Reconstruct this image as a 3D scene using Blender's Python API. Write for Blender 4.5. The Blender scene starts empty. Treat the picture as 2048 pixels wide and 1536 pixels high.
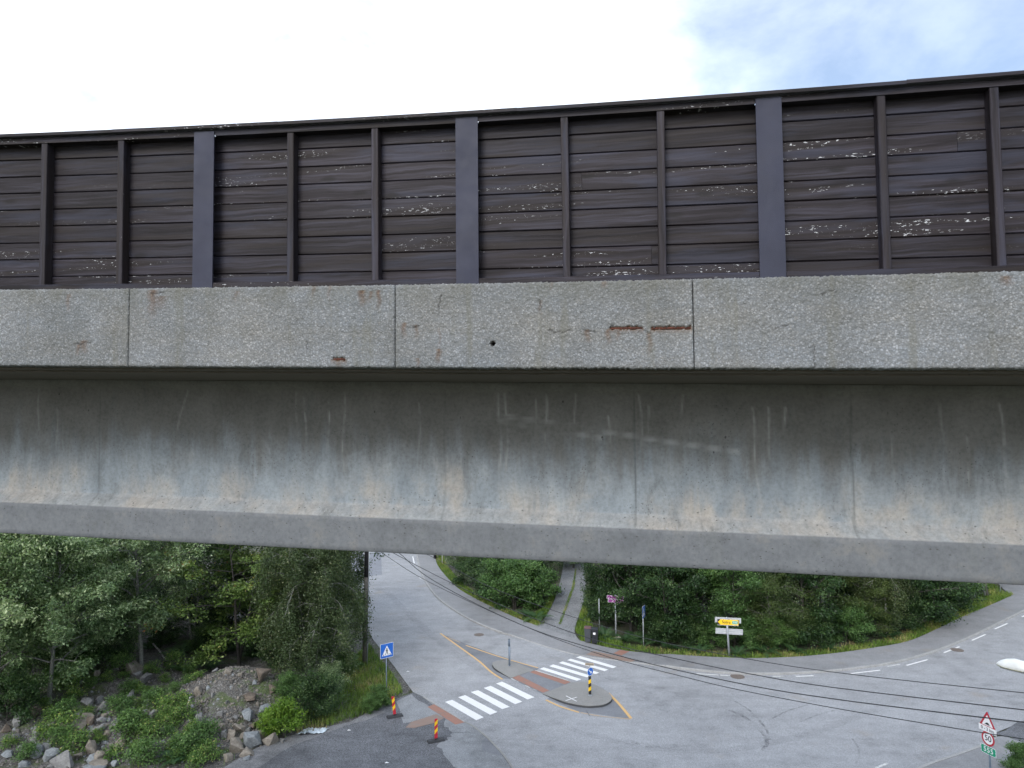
import bpy, bmesh, math, random
import numpy as np
from mathutils import Vector, Matrix
from mathutils.geometry import tessellate_polygon

scene = bpy.context.scene
COL = scene.collection
R = math.radians

# ------------------------------------------------------------------ camera
CAM_H = 15.5
cam_data = bpy.data.cameras.new('camera')
cam_data.sensor_width = 36.0
cam_data.lens = 36.0 * 1420 / 2048
cam_data.clip_start = 0.1
cam_data.clip_end = 4000
cam = bpy.data.objects.new('camera', cam_data)
COL.objects.link(cam)
cam.location = (0, 0, CAM_H)
cam.rotation_mode = 'XYZ'
cam.rotation_euler = (Matrix.Rotation(R(90 + 2.79), 3, 'X') @ Matrix.Rotation(R(-0.50), 3, 'Z')).to_euler()
scene.camera = cam

# ------------------------------------------------------------------ light
SUN_EL, SUN_AZ = 35.0, 205.0          # azimuth clockwise from +Y: high, behind the camera and to the left
scene.view_settings.view_transform = 'Standard'
scene.view_settings.look = 'None'
scene.view_settings.gamma = 1.0
scene.view_settings.exposure = 1.0
try:
    scene.view_settings.use_curve_mapping = False
except Exception:
    pass
sun_data = bpy.data.lights.new('sun', 'SUN')
sun_data.energy = 1.35
sun_data.angle = R(26)
sun_data.color = (1.0, 0.985, 0.965)
sun = bpy.data.objects.new('sun', sun_data)
COL.objects.link(sun)
sun.rotation_euler = (R(90 - SUN_EL), 0, R(180 - SUN_AZ))
sun.location = (-20, -30, 60)

scene.render.engine = 'CYCLES'
try:
    scene.cycles.use_denoising = True
    scene.cycles.max_bounces = 6
    scene.cycles.diffuse_bounces = 3
    scene.cycles.use_adaptive_sampling = True
    scene.cycles.adaptive_threshold = 0.035
    scene.cycles.transparent_max_bounces = 8
except Exception:
    pass


class NT:
    """small helper for building node trees"""
    def __init__(self, tree):
        self.t = tree

    def n(self, typ, ins=None, **attrs):
        nd = self.t.nodes.new(typ)
        for k, v in attrs.items():
            setattr(nd, k, v)
        for k, v in (ins or {}).items():
            self.put(nd.inputs[k], v)
        return nd

    def put(self, sock, v):
        if isinstance(v, bpy.types.NodeSocket):
            self.t.links.new(v, sock)
        elif v is not None:
            if isinstance(v, (tuple, list)) and len(v) == 3 and sock.type == 'RGBA':
                v = (*v, 1.0)
            sock.default_value = v

    def m(self, op, a, b=None, c=None, clamp=False):
        nd = self.t.nodes.new('ShaderNodeMath')
        nd.operation = op
        nd.use_clamp = clamp
        self.put(nd.inputs[0], a)
        if b is not None:
            self.put(nd.inputs[1], b)
        if c is not None:
            self.put(nd.inputs[2], c)
        return nd.outputs[0]

    def mix(self, f, a, b, blend='MIX'):
        nd = self.t.nodes.new('ShaderNodeMix')
        nd.data_type = 'RGBA'
        nd.blend_type = blend
        self.put(nd.inputs[0], f)
        self.put(nd.inputs[6], a)
        self.put(nd.inputs[7], b)
        return nd.outputs[2]

    def ramp(self, f, stops, interp='LINEAR'):
        nd = self.t.nodes.new('ShaderNodeValToRGB')
        nd.color_ramp.interpolation = interp
        el = nd.color_ramp.elements
        while len(el) < len(stops):
            el.new(0.5)
        for e, (p, col) in zip(el, stops):
            e.position = p
            if isinstance(col, (int, float)):
                col = (col, col, col)
            e.color = (*col, 1.0)
        self.put(nd.inputs[0], f)
        return nd.outputs[0]

    def step(self, v, lo, hi):
        nd = self.t.nodes.new('ShaderNodeMapRange')
        nd.interpolation_type = 'SMOOTHSTEP'
        self.put(nd.inputs[0], v)
        nd.inputs[1].default_value = lo
        nd.inputs[2].default_value = hi
        return nd.outputs[0]

    def noise(self, vec, scale, detail=4.0, rough=0.55, dist=0.0):
        nd = self.n('ShaderNodeTexNoise', {'Scale': scale, 'Detail': detail, 'Roughness': rough, 'Distortion': dist})
        if vec is not None:
            self.put(nd.inputs['Vector'], vec)
        return nd.outputs[0]

    def vor(self, vec, scale, feature='F1', rnd=1.0):
        nd = self.n('ShaderNodeTexVoronoi', {'Scale': scale, 'Randomness': rnd}, feature=feature)
        if vec is not None:
            self.put(nd.inputs['Vector'], vec)
        return nd

    def coord(self, kind='Object'):
        return self.n('ShaderNodeTexCoord').outputs[kind]

    def map(self, vec, scale=(1, 1, 1), loc=(0, 0, 0)):
        nd = self.n('ShaderNodeMapping', {'Scale': scale, 'Location': loc})
        self.put(nd.inputs['Vector'], vec)
        return nd.outputs[0]

    def attr(self, name):
        return self.n('ShaderNodeAttribute', attribute_name=name).outputs['Fac']

    def bump(self, h, strength=0.3, dist=0.01):
        nd = self.n('ShaderNodeBump', {'Strength': strength, 'Distance': dist})
        self.put(nd.inputs['Height'], h)
        return nd.outputs[0]


def material(name):
    m = bpy.data.materials.new(name)
    m.use_nodes = True
    nt = m.node_tree
    nt.nodes.clear()
    t = NT(nt)
    out = t.n('ShaderNodeOutputMaterial')
    b = t.n('ShaderNodeBsdfPrincipled')
    nt.links.new(b.outputs[0], out.inputs[0])
    return m, t, b, out


def simple(name, col, rough=0.6, metal=0.0, var=0.15, vscale=6.0, bump=0.0, bscale=60, spec=0.5):
    """plain paint, plastic or metal with a little uneven wear"""
    m, t, b, _ = material(name)
    co = t.coord()
    n = t.noise(co, vscale, 5, 0.6)
    lo = tuple(c * (1 - var) for c in col)
    hi = tuple(min(1, c * (1 + var)) for c in col)
    t.put(b.inputs['Base Color'], t.ramp(n, [(0.3, lo), (0.7, hi)]))
    t.put(b.inputs['Roughness'], t.ramp(t.noise(co, vscale * 3, 3), [(0.3, max(0, rough - .08)), (0.7, min(1, rough + .08))]))
    b.inputs['Metallic'].default_value = metal
    b.inputs['Specular IOR Level'].default_value = spec
    if bump:
        t.put(b.inputs['Normal'], t.bump(t.noise(co, bscale, 4), bump, 0.01))
    return m


# ------------------------------------------------------------------ sky
world = bpy.data.worlds.new('World')
scene.world = world
world.use_nodes = True
wt = world.node_tree
wt.nodes.clear()
w = NT(wt)
sky = w.n('ShaderNodeTexSky', sky_type='NISHITA')
sky.sun_disc = False
sky.sun_elevation = R(SUN_EL)
sky.sun_rotation = R(SUN_AZ)
sky.altitude = 30
sky.air_density = 1.0
sky.dust_density = 1.5
sky.ozone_density = 1.0
wc = w.coord('Generated')
wn = w.noise(w.map(wc, (1.0, 1.0, 1.5), (2.6, -5.0, -0.5)), 1.5, 6, 0.5, 0.25)
wn2 = w.noise(w.map(wc, (1.0, 1.0, 1.8), (-4.7, -0.3, 4.4)), 4.0, 6, 0.6, 0.3)
cover = w.m('ADD', 0.26, w.m('MULTIPLY', w.step(wn, 0.38, 0.74), 0.74))
shade = w.ramp(wn2, [(0.33, (4.7, 5.5, 6.9)), (0.47, (7.5, 8.2, 9.3)), (0.56, (9.4, 10.1, 11.0)), (0.8, (11.3, 12.0, 12.8))])
skycol = w.mix(cover, sky.outputs[0], shade)
bg = w.n('ShaderNodeBackground', {'Color': skycol, 'Strength': 0.1})
wo = w.n('ShaderNodeOutputWorld')
wt.links.new(bg.outputs[0], wo.inputs[0])


# ------------------------------------------------------------------ object helpers
def tag(o, label=None, cat=None, group=None, kind=None):
    if label:
        o['label'] = label
    if cat:
        o['category'] = cat
    if group:
        o['group'] = group
    if kind:
        o['kind'] = kind
    return o


def empty(name, loc=(0, 0, 0), rz=0.0):
    o = bpy.data.objects.new(name, None)
    o.empty_display_size = 0.2
    o.location = loc
    o.rotation_euler = (0, 0, rz)
    COL.objects.link(o)
    return o


def link(name, mesh, parent=None, loc=None, rot=None):
    o = bpy.data.objects.new(name, mesh)
    if parent:
        o.parent = parent
    if loc is not None:
        o.location = loc
    if rot is not None:
        o.rotation_euler = rot
    COL.objects.link(o)
    return o


class MB:
    """collects shapes into ONE mesh"""
    def __init__(self):
        self.v = []
        self.f = []

    def add(self, vs, fs):
        k = len(self.v)
        self.v += [tuple(p) for p in vs]
        self.f += [tuple(i + k for i in q) for q in fs]
        return self

    def box(self, a, b, M=None):
        (x0, y0, z0), (x1, y1, z1) = a, b
        vs = [(x0, y0, z0), (x1, y0, z0), (x1, y1, z0), (x0, y1, z0), (x0, y0, z1), (x1, y0, z1), (x1, y1, z1), (x0, y1, z1)]
        if M is not None:
            vs = [tuple(M @ Vector(p)) for p in vs]
        return self.add(vs, [(0, 3, 2, 1), (4, 5, 6, 7), (0, 1, 5, 4), (1, 2, 6, 5), (2, 3, 7, 6), (3, 0, 4, 7)])

    def tube(self, pts, rad, n=8, cap=True):
        pts = [Vector(p) for p in pts]
        if isinstance(rad, (int, float)):
            rad = [rad] * len(pts)
        k = len(self.v)
        ref = Vector((0.31, 0.17, 0.93)).normalized()
        for i, p in enumerate(pts):
            d = (pts[min(i + 1, len(pts) - 1)] - pts[max(i - 1, 0)]).normalized()
            a = d.cross(ref)
            if a.length < 0.05:
                a = d.cross(Vector((1, 0, 0)))
            a.normalize()
            b = d.cross(a)
            for j in range(n):
                t = 2 * math.pi * j / n
                self.v.append(tuple(p + rad[i] * (math.cos(t) * a + math.sin(t) * b)))
        for i in range(len(pts) - 1):
            for j in range(n):
                q = k + i * n
                self.f.append((q + j, q + (j + 1) % n, q + n + (j + 1) % n, q + n + j))
        if cap:
            self.f.append(tuple(k + j for j in range(n))[::-1])
            self.f.append(tuple(k + (len(pts) - 1) * n + j for j in range(n)))
        return self

    def extrude(self, prof, ss, fn):
        """closed profile [(d, z)] swept along stations ss; fn(s, d, z) gives the point"""
        k = len(self.v)
        n = len(prof)
        for s in ss:
            for d, z in prof:
                self.v.append(tuple(fn(s, d, z)))
        for i in range(len(ss) - 1):
            for j in range(n):
                q = k + i * n
                self.f.append((q + j, q + n + j, q + n + (j + 1) % n, q + (j + 1) % n))
        self.f.append(tuple(k + j for j in range(n)))
        self.f.append(tuple(k + (len(ss) - 1) * n + j for j in range(n))[::-1])
        return self

    def prism(self, poly, z0, z1, M=None):
        """flat outline [(x, y)] raised from z0 to z1 (z may be per-vertex lists)"""
        n = len(poly)
        z0s = z0 if isinstance(z0, (list, tuple)) else [z0] * n
        z1s = z1 if isinstance(z1, (list, tuple)) else [z1] * n
        vs = [(x, y, z) for (x, y), z in zip(poly, z0s)] + [(x, y, z) for (x, y), z in zip(poly, z1s)]
        if M is not None:
            vs = [tuple(M @ Vector(p)) for p in vs]
        tri = tessellate_polygon([[Vector((x, y, 0)) for x, y in poly]])
        fs = [tuple(i + n for i in t) for t in tri] + [tuple(t)[::-1] for t in tri]
        fs += [(i, (i + 1) % n, n + (i + 1) % n, n + i) for i in range(n)]
        return self.add(vs, fs)

    def sheet(self, poly, z=0.0):
        n = len(poly)
        zs = z if isinstance(z, (list, tuple)) else [z] * n
        tri = tessellate_polygon([[Vector((x, y, 0)) for x, y in poly]])
        fs = []
        for t in tri:
            a, b, c = (poly[i] for i in t)
            cr = (b[0] - a[0]) * (c[1] - a[1]) - (b[1] - a[1]) * (c[0] - a[0])
            fs.append(tuple(t) if cr > 0 else tuple(t)[::-1])
        return self.add([(x, y, q) for (x, y), q in zip(poly, zs)], fs)

    def mesh(self, name, mat, smooth=False, fix=True):
        me = bpy.data.meshes.new(name)
        me.from_pydata(self.v, [], self.f)
        me.materials.append(mat)
        if fix:
            bm = bmesh.new()
            bm.from_mesh(me)
            bmesh.ops.recalc_face_normals(bm, faces=bm.faces)
            bm.to_mesh(me)
            bm.free()
        if smooth:
            me.polygons.foreach_set('use_smooth', [True] * len(me.polygons))
        me.update()
        return me

    def build(self, name, mat, parent=None, loc=None, rot=None, smooth=False, fix=True):
        return link(name, self.mesh(name, mat, smooth, fix), parent, loc, rot)


def np_mesh(name, verts, faces, mat, attrs=None, smooth=False):
    """verts (N,3), faces (M,k) numpy arrays -> mesh, fast"""
    me = bpy.data.meshes.new(name)
    k = faces.shape[1]
    me.vertices.add(len(verts))
    me.vertices.foreach_set('co', np.ascontiguousarray(verts, dtype=np.float32).ravel())
    me.loops.add(faces.size)
    me.loops.foreach_set('vertex_index', np.ascontiguousarray(faces, dtype=np.int32).ravel())
    me.polygons.add(len(faces))
    me.polygons.foreach_set('loop_start', np.arange(0, faces.size, k, dtype=np.int32))
    try:
        me.polygons.foreach_set('loop_total', np.full(len(faces), k, dtype=np.int32))
    except Exception:
        pass
    me.update(calc_edges=True)
    me.validate()
    for an, av in (attrs or {}).items():
        a = me.attributes.new(an, 'FLOAT', 'POINT')
        a.data.foreach_set('value', np.ascontiguousarray(av, dtype=np.float32))
    if smooth:
        me.polygons.foreach_set('use_smooth', np.ones(len(faces), dtype=bool))
    me.materials.append(mat)
    return me


def copy_tree(o, parent=None):
    c = o.copy()
    COL.objects.link(c)
    c.parent = parent
    for ch in o.children:
        copy_tree(ch, c)
    return c


def smoothpoly(pts, per=6, closed=False):
    """Catmull-Rom through points"""
    n = len(pts)
    out = []
    rng = range(n) if closed else range(n - 1)
    for i in rng:
        p0 = pts[(i - 1) % n] if closed or i > 0 else pts[0]
        p1 = pts[i]
        p2 = pts[(i + 1) % n]
        p3 = pts[(i + 2) % n] if closed or i + 2 < n else pts[-1]
        for j in range(per):
            t = j / per
            out.append(tuple(0.5 * ((2 * b) + (-a + c) * t + (2 * a - 5 * b + 4 * c - d) * t * t + (-a + 3 * b - 3 * c + d) * t ** 3)
                             for a, b, c, d in zip(p0, p1, p2, p3)))
    if not closed:
        out.append(tuple(pts[-1]))
    return out


def offset_line(pts, w):
    """points moved sideways by w (left of travel positive)"""
    out = []
    for i, p in enumerate(pts):
        a = pts[max(i - 1, 0)]
        b = pts[min(i + 1, len(pts) - 1)]
        dx, dy = b[0] - a[0], b[1] - a[1]
        l = math.hypot(dx, dy) or 1
        out.append((p[0] - dy / l * w, p[1] + dx / l * w))
    return out


def ribbon(pts, wid):
    l = offset_line(pts, wid / 2)
    r = offset_line(pts, -wid / 2)
    return l + r[::-1]


def resample(pts, step):
    out = [pts[0]]
    acc = 0.0
    for a, b in zip(pts, pts[1:]):
        l = math.hypot(b[0] - a[0], b[1] - a[1])
        while l > 0 and acc + l >= step:
            t = (step - acc) / l
            a = (a[0] + (b[0] - a[0]) * t, a[1] + (b[1] - a[1]) * t)
            out.append(a)
            l = math.hypot(b[0] - a[0], b[1] - a[1])
            acc = 0.0
        acc += l
    return out


# ------------------------------------------------------------------ terrain of the left bank
#<terrain>
MOUNDS = [(-15.2, 39.6, 2.0, 3.3, 2.3), (-24.0, 43.5, 1.1, 4.5, 3.2), (-21.5, 36.5, 0.5, 3.0, 2.2), (-27.0, 37.5, 0.9, 4.0, 4.0), (-17.5, 36.2, 0.45, 2.6, 1.6)]
def terrain(x, y):
    h = 0.0
    for cx, cy, a, sx, sy in MOUNDS:
        h += a * math.exp(-((x - cx) / sx) ** 2 - ((y - cy) / sy) ** 2)
    return h - 0.03
#</terrain>


# ================================================================== SURFACE MATERIALS
def mat_asphalt(name, base, dark=0.8, speck=0.25, patch=0.2, warm=0.0):
    m, t, b, _ = material(name)
    co = t.coord()
    big = t.noise(co, 0.16, 5, 0.55, 0.4)
    mid = t.noise(co, 1.1, 6, 0.6, 0.2)
    streak = t.noise(t.map(co, (0.35, 1.2, 1)), 0.9, 4, 0.6, 0.8)
    fine = t.noise(co, 24, 5, 0.75)
    grit = t.vor(co, 30).outputs['Color']
    gv = t.n('ShaderNodeRGBToBW', {'Color': grit}).outputs[0]
    f = t.m('ADD', t.m('MULTIPLY', big, 0.42), t.m('ADD', t.m('MULTIPLY', mid, 0.33), t.m('MULTIPLY', streak, 0.25)))
    lo = tuple(c * (1 - patch) * dark for c in base)
    hi = tuple(c * (1 + patch) for c in base)
    col = t.ramp(f, [(0.36, lo), (0.47, tuple(c * 0.95 for c in base)), (0.62, hi)])
    col = t.mix(t.m('MULTIPLY', speck, 1.0), col, t.mix(1.0, col, t.ramp(t.m('ADD', t.m('MULTIPLY', fine, .6), t.m('MULTIPLY', gv, .4)), [(0.25, .35), (0.5, 1.0), (0.78, 1.9)]), 'MULTIPLY'))
    if warm:
        st = t.step(t.noise(t.map(co, (1, 1, 1), (7, 3, 0)), 0.45, 4, 0.5), 0.6, 0.78)
        col = t.mix(t.m('MULTIPLY', st, warm), col, (0.26, 0.2, 0.13))
    t.put(b.inputs['Base Color'], col)
    b.inputs['Roughness'].default_value = 0.86
    b.inputs['Specular IOR Level'].default_value = 0.35
    t.put(b.inputs['Normal'], t.bump(t.m('ADD', fine, gv), 0.35, 0.008))
    return m


def mat_ground():
    m, t, b, _ = material('soil_and_moss')
    co = t.coord()
    a = t.noise(co, 0.5, 6, 0.6, 0.3)
    c = t.noise(co, 6, 6, 0.7)
    col = t.ramp(t.m('ADD', t.m('MULTIPLY', a, .6), t.m('MULTIPLY', c, .4)),
                 [(0.3, (0.035, 0.036, 0.025)), (0.48, (0.055, 0.062, 0.034)), (0.56, (0.075, 0.078, 0.045)), (0.7, (0.11, 0.1, 0.075))])
    t.put(b.inputs['Base Color'], col)
    b.inputs['Roughness'].default_value = 0.95
    t.put(b.inputs['Normal'], t.bump(c, 0.6, 0.05))
    return m


def mat_rubble():
    m, t, b, _ = material('gravelly_rubble_soil')
    co = t.coord()
    v = t.vor(co, 9)
    v2 = t.vor(co, 26)
    c1 = t.n('ShaderNodeRGBToBW', {'Color': v.outputs['Color']}).outputs[0]
    c2 = t.n('ShaderNodeRGBToBW', {'Color': v2.outputs['Color']}).outputs[0]
    s = t.m('ADD', t.m('MULTIPLY', c1, .45), t.m('MULTIPLY', c2, .55))
    stone = t.ramp(s, [(0.2, (0.035, 0.033, 0.031)), (0.5, (0.08, 0.076, 0.07)), (0.7, (0.13, 0.126, 0.12)), (0.88, (0.25, 0.245, 0.24))])
    green = t.step(t.noise(co, 0.55, 6, 0.65, 0.6), 0.5, 0.62)
    veg = t.ramp(t.noise(co, 9, 5, 0.7), [(0.3, (0.03, 0.05, 0.015)), (0.7, (0.09, 0.12, 0.035))])
    col = t.mix(t.m('MULTIPLY', green, 0.85), stone, veg)
    t.put(b.inputs['Base Color'], col)
    b.inputs['Roughness'].default_value = 0.93
    hgt = t.m('SUBTRACT', 1.0, v.outputs['Distance'])
    t.put(b.inputs['Normal'], t.bump(t.m('ADD', hgt, t.m('MULTIPLY', c2, .4)), 0.7, 0.06))
    return m


def mat_gravel():
    m, t, b, _ = material('driveway_gravel')
    co = t.coord()
    v2 = t.vor(co, 22)
    c2 = t.n('ShaderNodeRGBToBW', {'Color': v2.outputs['Color']}).outputs[0]
    big = t.noise(co, 0.7, 5, 0.6, 0.2)
    f = t.m('ADD', t.m('MULTIPLY', c2, .5), t.m('MULTIPLY', big, .5))
    col = t.ramp(f, [(0.22, (0.09, 0.093, 0.097)), (0.5, (0.19, 0.197, 0.206)), (0.8, (0.33, 0.335, 0.34))])
    t.put(b.inputs['Base Color'], col)
    b.inputs['Roughness'].default_value = 0.9
    t.put(b.inputs['Normal'], t.bump(c2, 0.5, 0.02))
    return m


def mat_paint(name, col, worn, wear=0.5, scale=7.0):
    """road paint, scuffed down to the asphalt in places"""
    m, t, b, out = material(name)
    co = t.coord()
    n = t.noise(co, scale, 6, 0.75)
    n2 = t.noise(co, 0.9, 3, 0.5)
    f = t.step(t.m('ADD', t.m('MULTIPLY', n, .7), t.m('MULTIPLY', n2, .3)), 0.62 - 0.18 * wear, 0.72 - 0.12 * wear)
    c = t.mix(f, col, worn)
    c = t.mix(1.0, c, t.ramp(t.noise(co, 30, 4, .7), [(0.25, .82), (0.75, 1.08)]), 'MULTIPLY')
    t.put(b.inputs['Base Color'], c)
    b.inputs['Roughness'].default_value = 0.7
    t.put(b.inputs['Normal'], t.bump(n, 0.2, 0.004))
    return m


def mat_concrete(name, base, var=0.2, speck=True, scale=1.0, pits=0.0):
    m, t, b, _ = material(name)
    co = t.coord()
    a = t.noise(co, 0.9 * scale, 6, 0.6, 0.3)
    c = t.noise(co, 14 * scale, 6, 0.7)
    f = t.m('ADD', t.m('MULTIPLY', a, .55), t.m('MULTIPLY', c, .45))
    col = t.ramp(f, [(0.32, tuple(x * (1 - var) for x in base)), (0.5, base), (0.68, tuple(x * (1 + var) for x in base))])
    if speck:
        v = t.vor(co, 70)
        g = t.n('ShaderNodeRGBToBW', {'Color': v.outputs['Color']}).outputs[0]
        col = t.mix(0.6, col, t.mix(1.0, col, t.ramp(g, [(0.1, .6), (0.5, 1.0), (0.85, 1.35)]), 'MULTIPLY'))
    if pits:
        p = t.step(t.vor(co, 16).outputs['Distance'], 0.1, 0.16)
        q = t.step(t.noise(co, 3, 3), 0.5, 0.6)
        pit = t.m('MULTIPLY', t.m('SUBTRACT', 1.0, p), q)
        col = t.mix(t.m('MULTIPLY', pit, pits), col, (0.04, 0.04, 0.04))
    t.put(b.inputs['Base Color'], col)
    b.inputs['Roughness'].default_value = 0.85
    t.put(b.inputs['Normal'], t.bump(c, 0.3, 0.006))
    return m


def mat_aggregate():
    """exposed-aggregate precast concrete with rust runs and cracks"""
    m, t, b, _ = material('exposed_aggregate')
    co = t.coord()
    wob = t.n('ShaderNodeVectorMath', {0: co, 1: t.n('ShaderNodeTexNoise', {'Scale': 40.0}).outputs[1]}, operation='ADD')
    v = t.vor(co, 72)
    vb = t.vor(t.map(co, (1, 1, 1), (3, 1, 5)), 105)
    g = t.n('ShaderNodeSeparateColor', {'Color': v.outputs['Color']})
    g2 = t.n('ShaderNodeSeparateColor', {'Color': vb.outputs['Color']})
    pick = g.outputs[0]
    stone = t.ramp(pick, [(0.0, (0.13, 0.128, 0.12)), (0.22, (0.19, 0.193, 0.195)), (0.45, (0.235, 0.243, 0.25)),
                          (0.62, (0.275, 0.262, 0.24)), (0.8, (0.3, 0.31, 0.32)), (0.97, (0.42, 0.415, 0.41))])
    stone2 = t.ramp(g2.outputs[0], [(0.0, (0.1, 0.1, 0.09)), (0.5, (0.24, 0.24, 0.235)), (0.95, (0.36, 0.365, 0.37))])
    stone = t.mix(t.step(g.outputs[1], 0.45, 0.6), stone, stone2)
    edge = t.step(v.outputs['Distance'], 0.32, 0.62)
    col = t.mix(t.m('MULTIPLY', edge, 0.65), stone, (0.13, 0.13, 0.12))
    col = t.mix(0.35, col, (0.2, 0.206, 0.21))
    big = t.noise(t.map(co, (1, 1, 1)), 1.3, 8, 0.66, 0.4)
    hue = t.noise(t.map(co, (.8, 1, 2.2), (5, 0, 2)), 1.6, 6, .6)
    col = t.mix(1.0, col, t.ramp(hue, [(0.32, (.96, .995, 1.04)), (0.5, (1, 1, 1)), (0.68, (1.04, 1.0, .94))]), 'MULTIPLY')
    col = t.mix(1.0, col, t.ramp(big, [(0.3, (.72, .71, .67)), (0.5, (.95, .95, .94)), (0.7, (1.12, 1.13, 1.14))]), 'MULTIPLY')
    run = t.noise(t.map(co, (9, 1, 0.9)), 1.0, 5, 0.6)
    col = t.mix(t.m('MULTIPLY', t.step(run, 0.54, 0.7), 0.5), col, (0.15, 0.145, 0.115))
    grime = t.attr('grime')
    col = t.mix(t.m('MULTIPLY', t.m('MULTIPLY', grime, t.step(t.noise(t.map(co, (5, 1, 3)), 1, 5), .35, .65)), 0.6), col, (0.12, 0.115, 0.085))
    rust = t.attr('rust')
    rn = t.m('MULTIPLY', rust, t.step(t.noise(t.map(co, (45, 1, 20)), 1.0, 4, 0.7), 0.2, 0.5), clamp=True)
    col = t.mix(rn, col, t.ramp(t.noise(co, 80, 4), [(0.3, (0.06, 0.03, 0.018)), (0.55, (0.13, 0.072, 0.038)), (0.75, (0.2, 0.14, 0.085))]))
    crack = t.attr('crack')
    col = t.mix(crack, col, (0.028, 0.025, 0.022))
    col = t.mix(1.0, col, (.85, .862, .885), 'MULTIPLY')
    t.put(b.inputs['Base Color'], col)
    b.inputs['Roughness'].default_value = 0.8
    b.inputs['Specular IOR Level'].default_value = 0.4
    h = t.m('SUBTRACT', 1.0, t.m('MULTIPLY', v.outputs['Distance'], 1.0))
    t.put(b.inputs['Normal'], t.bump(h, 0.4, 0.010))
    return m


def mat_web():
    """cast girder side: old formwork marks, lime runs, weather stains, overhang shade painted in at the top"""
    m, t, b, _ = material('weathered_girder_concrete')
    co = t.coord()
    sep = t.n('ShaderNodeSeparateXYZ', {0: co})
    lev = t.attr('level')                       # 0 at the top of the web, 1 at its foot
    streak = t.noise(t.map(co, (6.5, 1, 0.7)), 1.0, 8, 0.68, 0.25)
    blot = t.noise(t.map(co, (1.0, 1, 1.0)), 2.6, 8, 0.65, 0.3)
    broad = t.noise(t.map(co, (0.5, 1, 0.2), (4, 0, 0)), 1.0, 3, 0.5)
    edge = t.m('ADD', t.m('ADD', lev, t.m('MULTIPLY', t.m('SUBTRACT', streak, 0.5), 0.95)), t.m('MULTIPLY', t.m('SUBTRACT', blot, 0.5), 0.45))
    pale_low = t.step(edge, 0.3, 0.82)
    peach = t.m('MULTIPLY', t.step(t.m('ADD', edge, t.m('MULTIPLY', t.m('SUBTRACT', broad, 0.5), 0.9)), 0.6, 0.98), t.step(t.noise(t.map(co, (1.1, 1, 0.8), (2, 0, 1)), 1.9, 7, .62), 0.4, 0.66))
    stain_shade = t.ramp(t.noise(co, 2.5, 6, .6), [(0.3, (0.15, 0.143, 0.13)), (0.7, (0.225, 0.215, 0.2))])  # dark upper web: stains plus the overhang's shade, put into the colour
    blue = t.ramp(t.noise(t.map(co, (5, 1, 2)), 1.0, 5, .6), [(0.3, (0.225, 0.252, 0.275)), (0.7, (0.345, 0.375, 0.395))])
    col = t.mix(pale_low, stain_shade, blue)
    col = t.mix(t.m('MULTIPLY', peach, 0.75), col, (0.46, 0.4, 0.335))
    bulb = t.step(lev, 1.085, 1.1)
    bc = t.ramp(t.noise(co, 3.2, 6, .65), [(0.3, (0.125, 0.131, 0.14)), (0.55, (0.162, 0.168, 0.177)), (0.75, (0.21, 0.2, 0.185))])
    col = t.mix(bulb, col, bc)
    spl = t.m('MULTIPLY', t.step(lev, .985, 1.0), t.m('SUBTRACT', 1.0, bulb))
    col = t.mix(t.m('MULTIPLY', spl, .4), col, t.ramp(t.noise(t.map(co, (14, 1, 14)), 1.0, 5, .7), [(.3, (.2, .195, .185)), (.6, (.4, .385, .36))]))
    dk = t.step(t.noise(t.map(co, (4.5, 1, 1.6), (9, 0, 3)), 1.0, 9, 0.75, 0.5), 0.52, 0.68)
    col = t.mix(t.m('MULTIPLY', dk, 0.55), col, (0.15, 0.155, 0.15))
    fine = t.noise(co, 35, 5, 0.7)
    col = t.mix(1.0, col, t.ramp(fine, [(0.25, .72), (0.5, 1.0), (0.75, 1.18)]), 'MULTIPLY')
    drip = t.attr('drip')
    col = t.mix(t.m('MULTIPLY', drip, t.step(t.noise(t.map(co, (1, 1, 7)), 1.0, 4), 0.3, 0.6)), col, (0.46, 0.46, 0.44))
    # blow holes
    v = t.vor(t.map(co, (1.0, 1, .7)), 9)
    g = t.n('ShaderNodeSeparateColor', {'Color': v.outputs['Color']})
    hole = t.m('MULTIPLY', t.m('SUBTRACT', 1.0, t.step(t.m('ADD', v.outputs['Distance'], t.m('MULTIPLY', t.noise(co, 60, 2), .1)), 0.1, 0.13)), t.step(g.outputs[0], 0.8, 0.84))
    v2 = t.vor(co, 34)
    hole2 = t.m('MULTIPLY', t.m('SUBTRACT', 1.0, t.step(v2.outputs['Distance'], 0.1, 0.2)), t.step(t.noise(t.map(co, (1, 1, 1.5), (5, 0, 0)), 2.2, 4), 0.5, 0.62))
    v3 = t.vor(t.map(co, (1.0, 1, 1.6)), 22)
    g3 = t.n('ShaderNodeSeparateColor', {'Color': v3.outputs['Color']})
    hole3 = t.m('MULTIPLY', t.m('MULTIPLY', t.m('SUBTRACT', 1.0, t.step(v3.outputs['Distance'], 0.12, 0.22)), t.step(g3.outputs[0], 0.72, 0.76)), t.step(lev, .8, .98))
    hole = t.m('MAXIMUM', t.m('MAXIMUM', t.m('MULTIPLY', hole, 0.8), t.m('MULTIPLY', hole2, 0.6)), t.m('MULTIPLY', hole3, .7))
    col = t.mix(hole, col, (0.05, 0.048, 0.044))
    jt = t.attr('joint')
    col = t.mix(t.m('MULTIPLY', jt, 0.6), col, (0.07, 0.075, 0.07))
    col = t.mix(1.0, col, (.84, .86, .875), 'MULTIPLY')
    t.put(b.inputs['Base Color'], col)
    b.inputs['Roughness'].default_value = 0.72
    t.put(b.inputs['Normal'], t.bump(t.m('SUBTRACT', t.m('MULTIPLY', fine, .25), hole), 0.5, 0.006))
    return m


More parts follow.
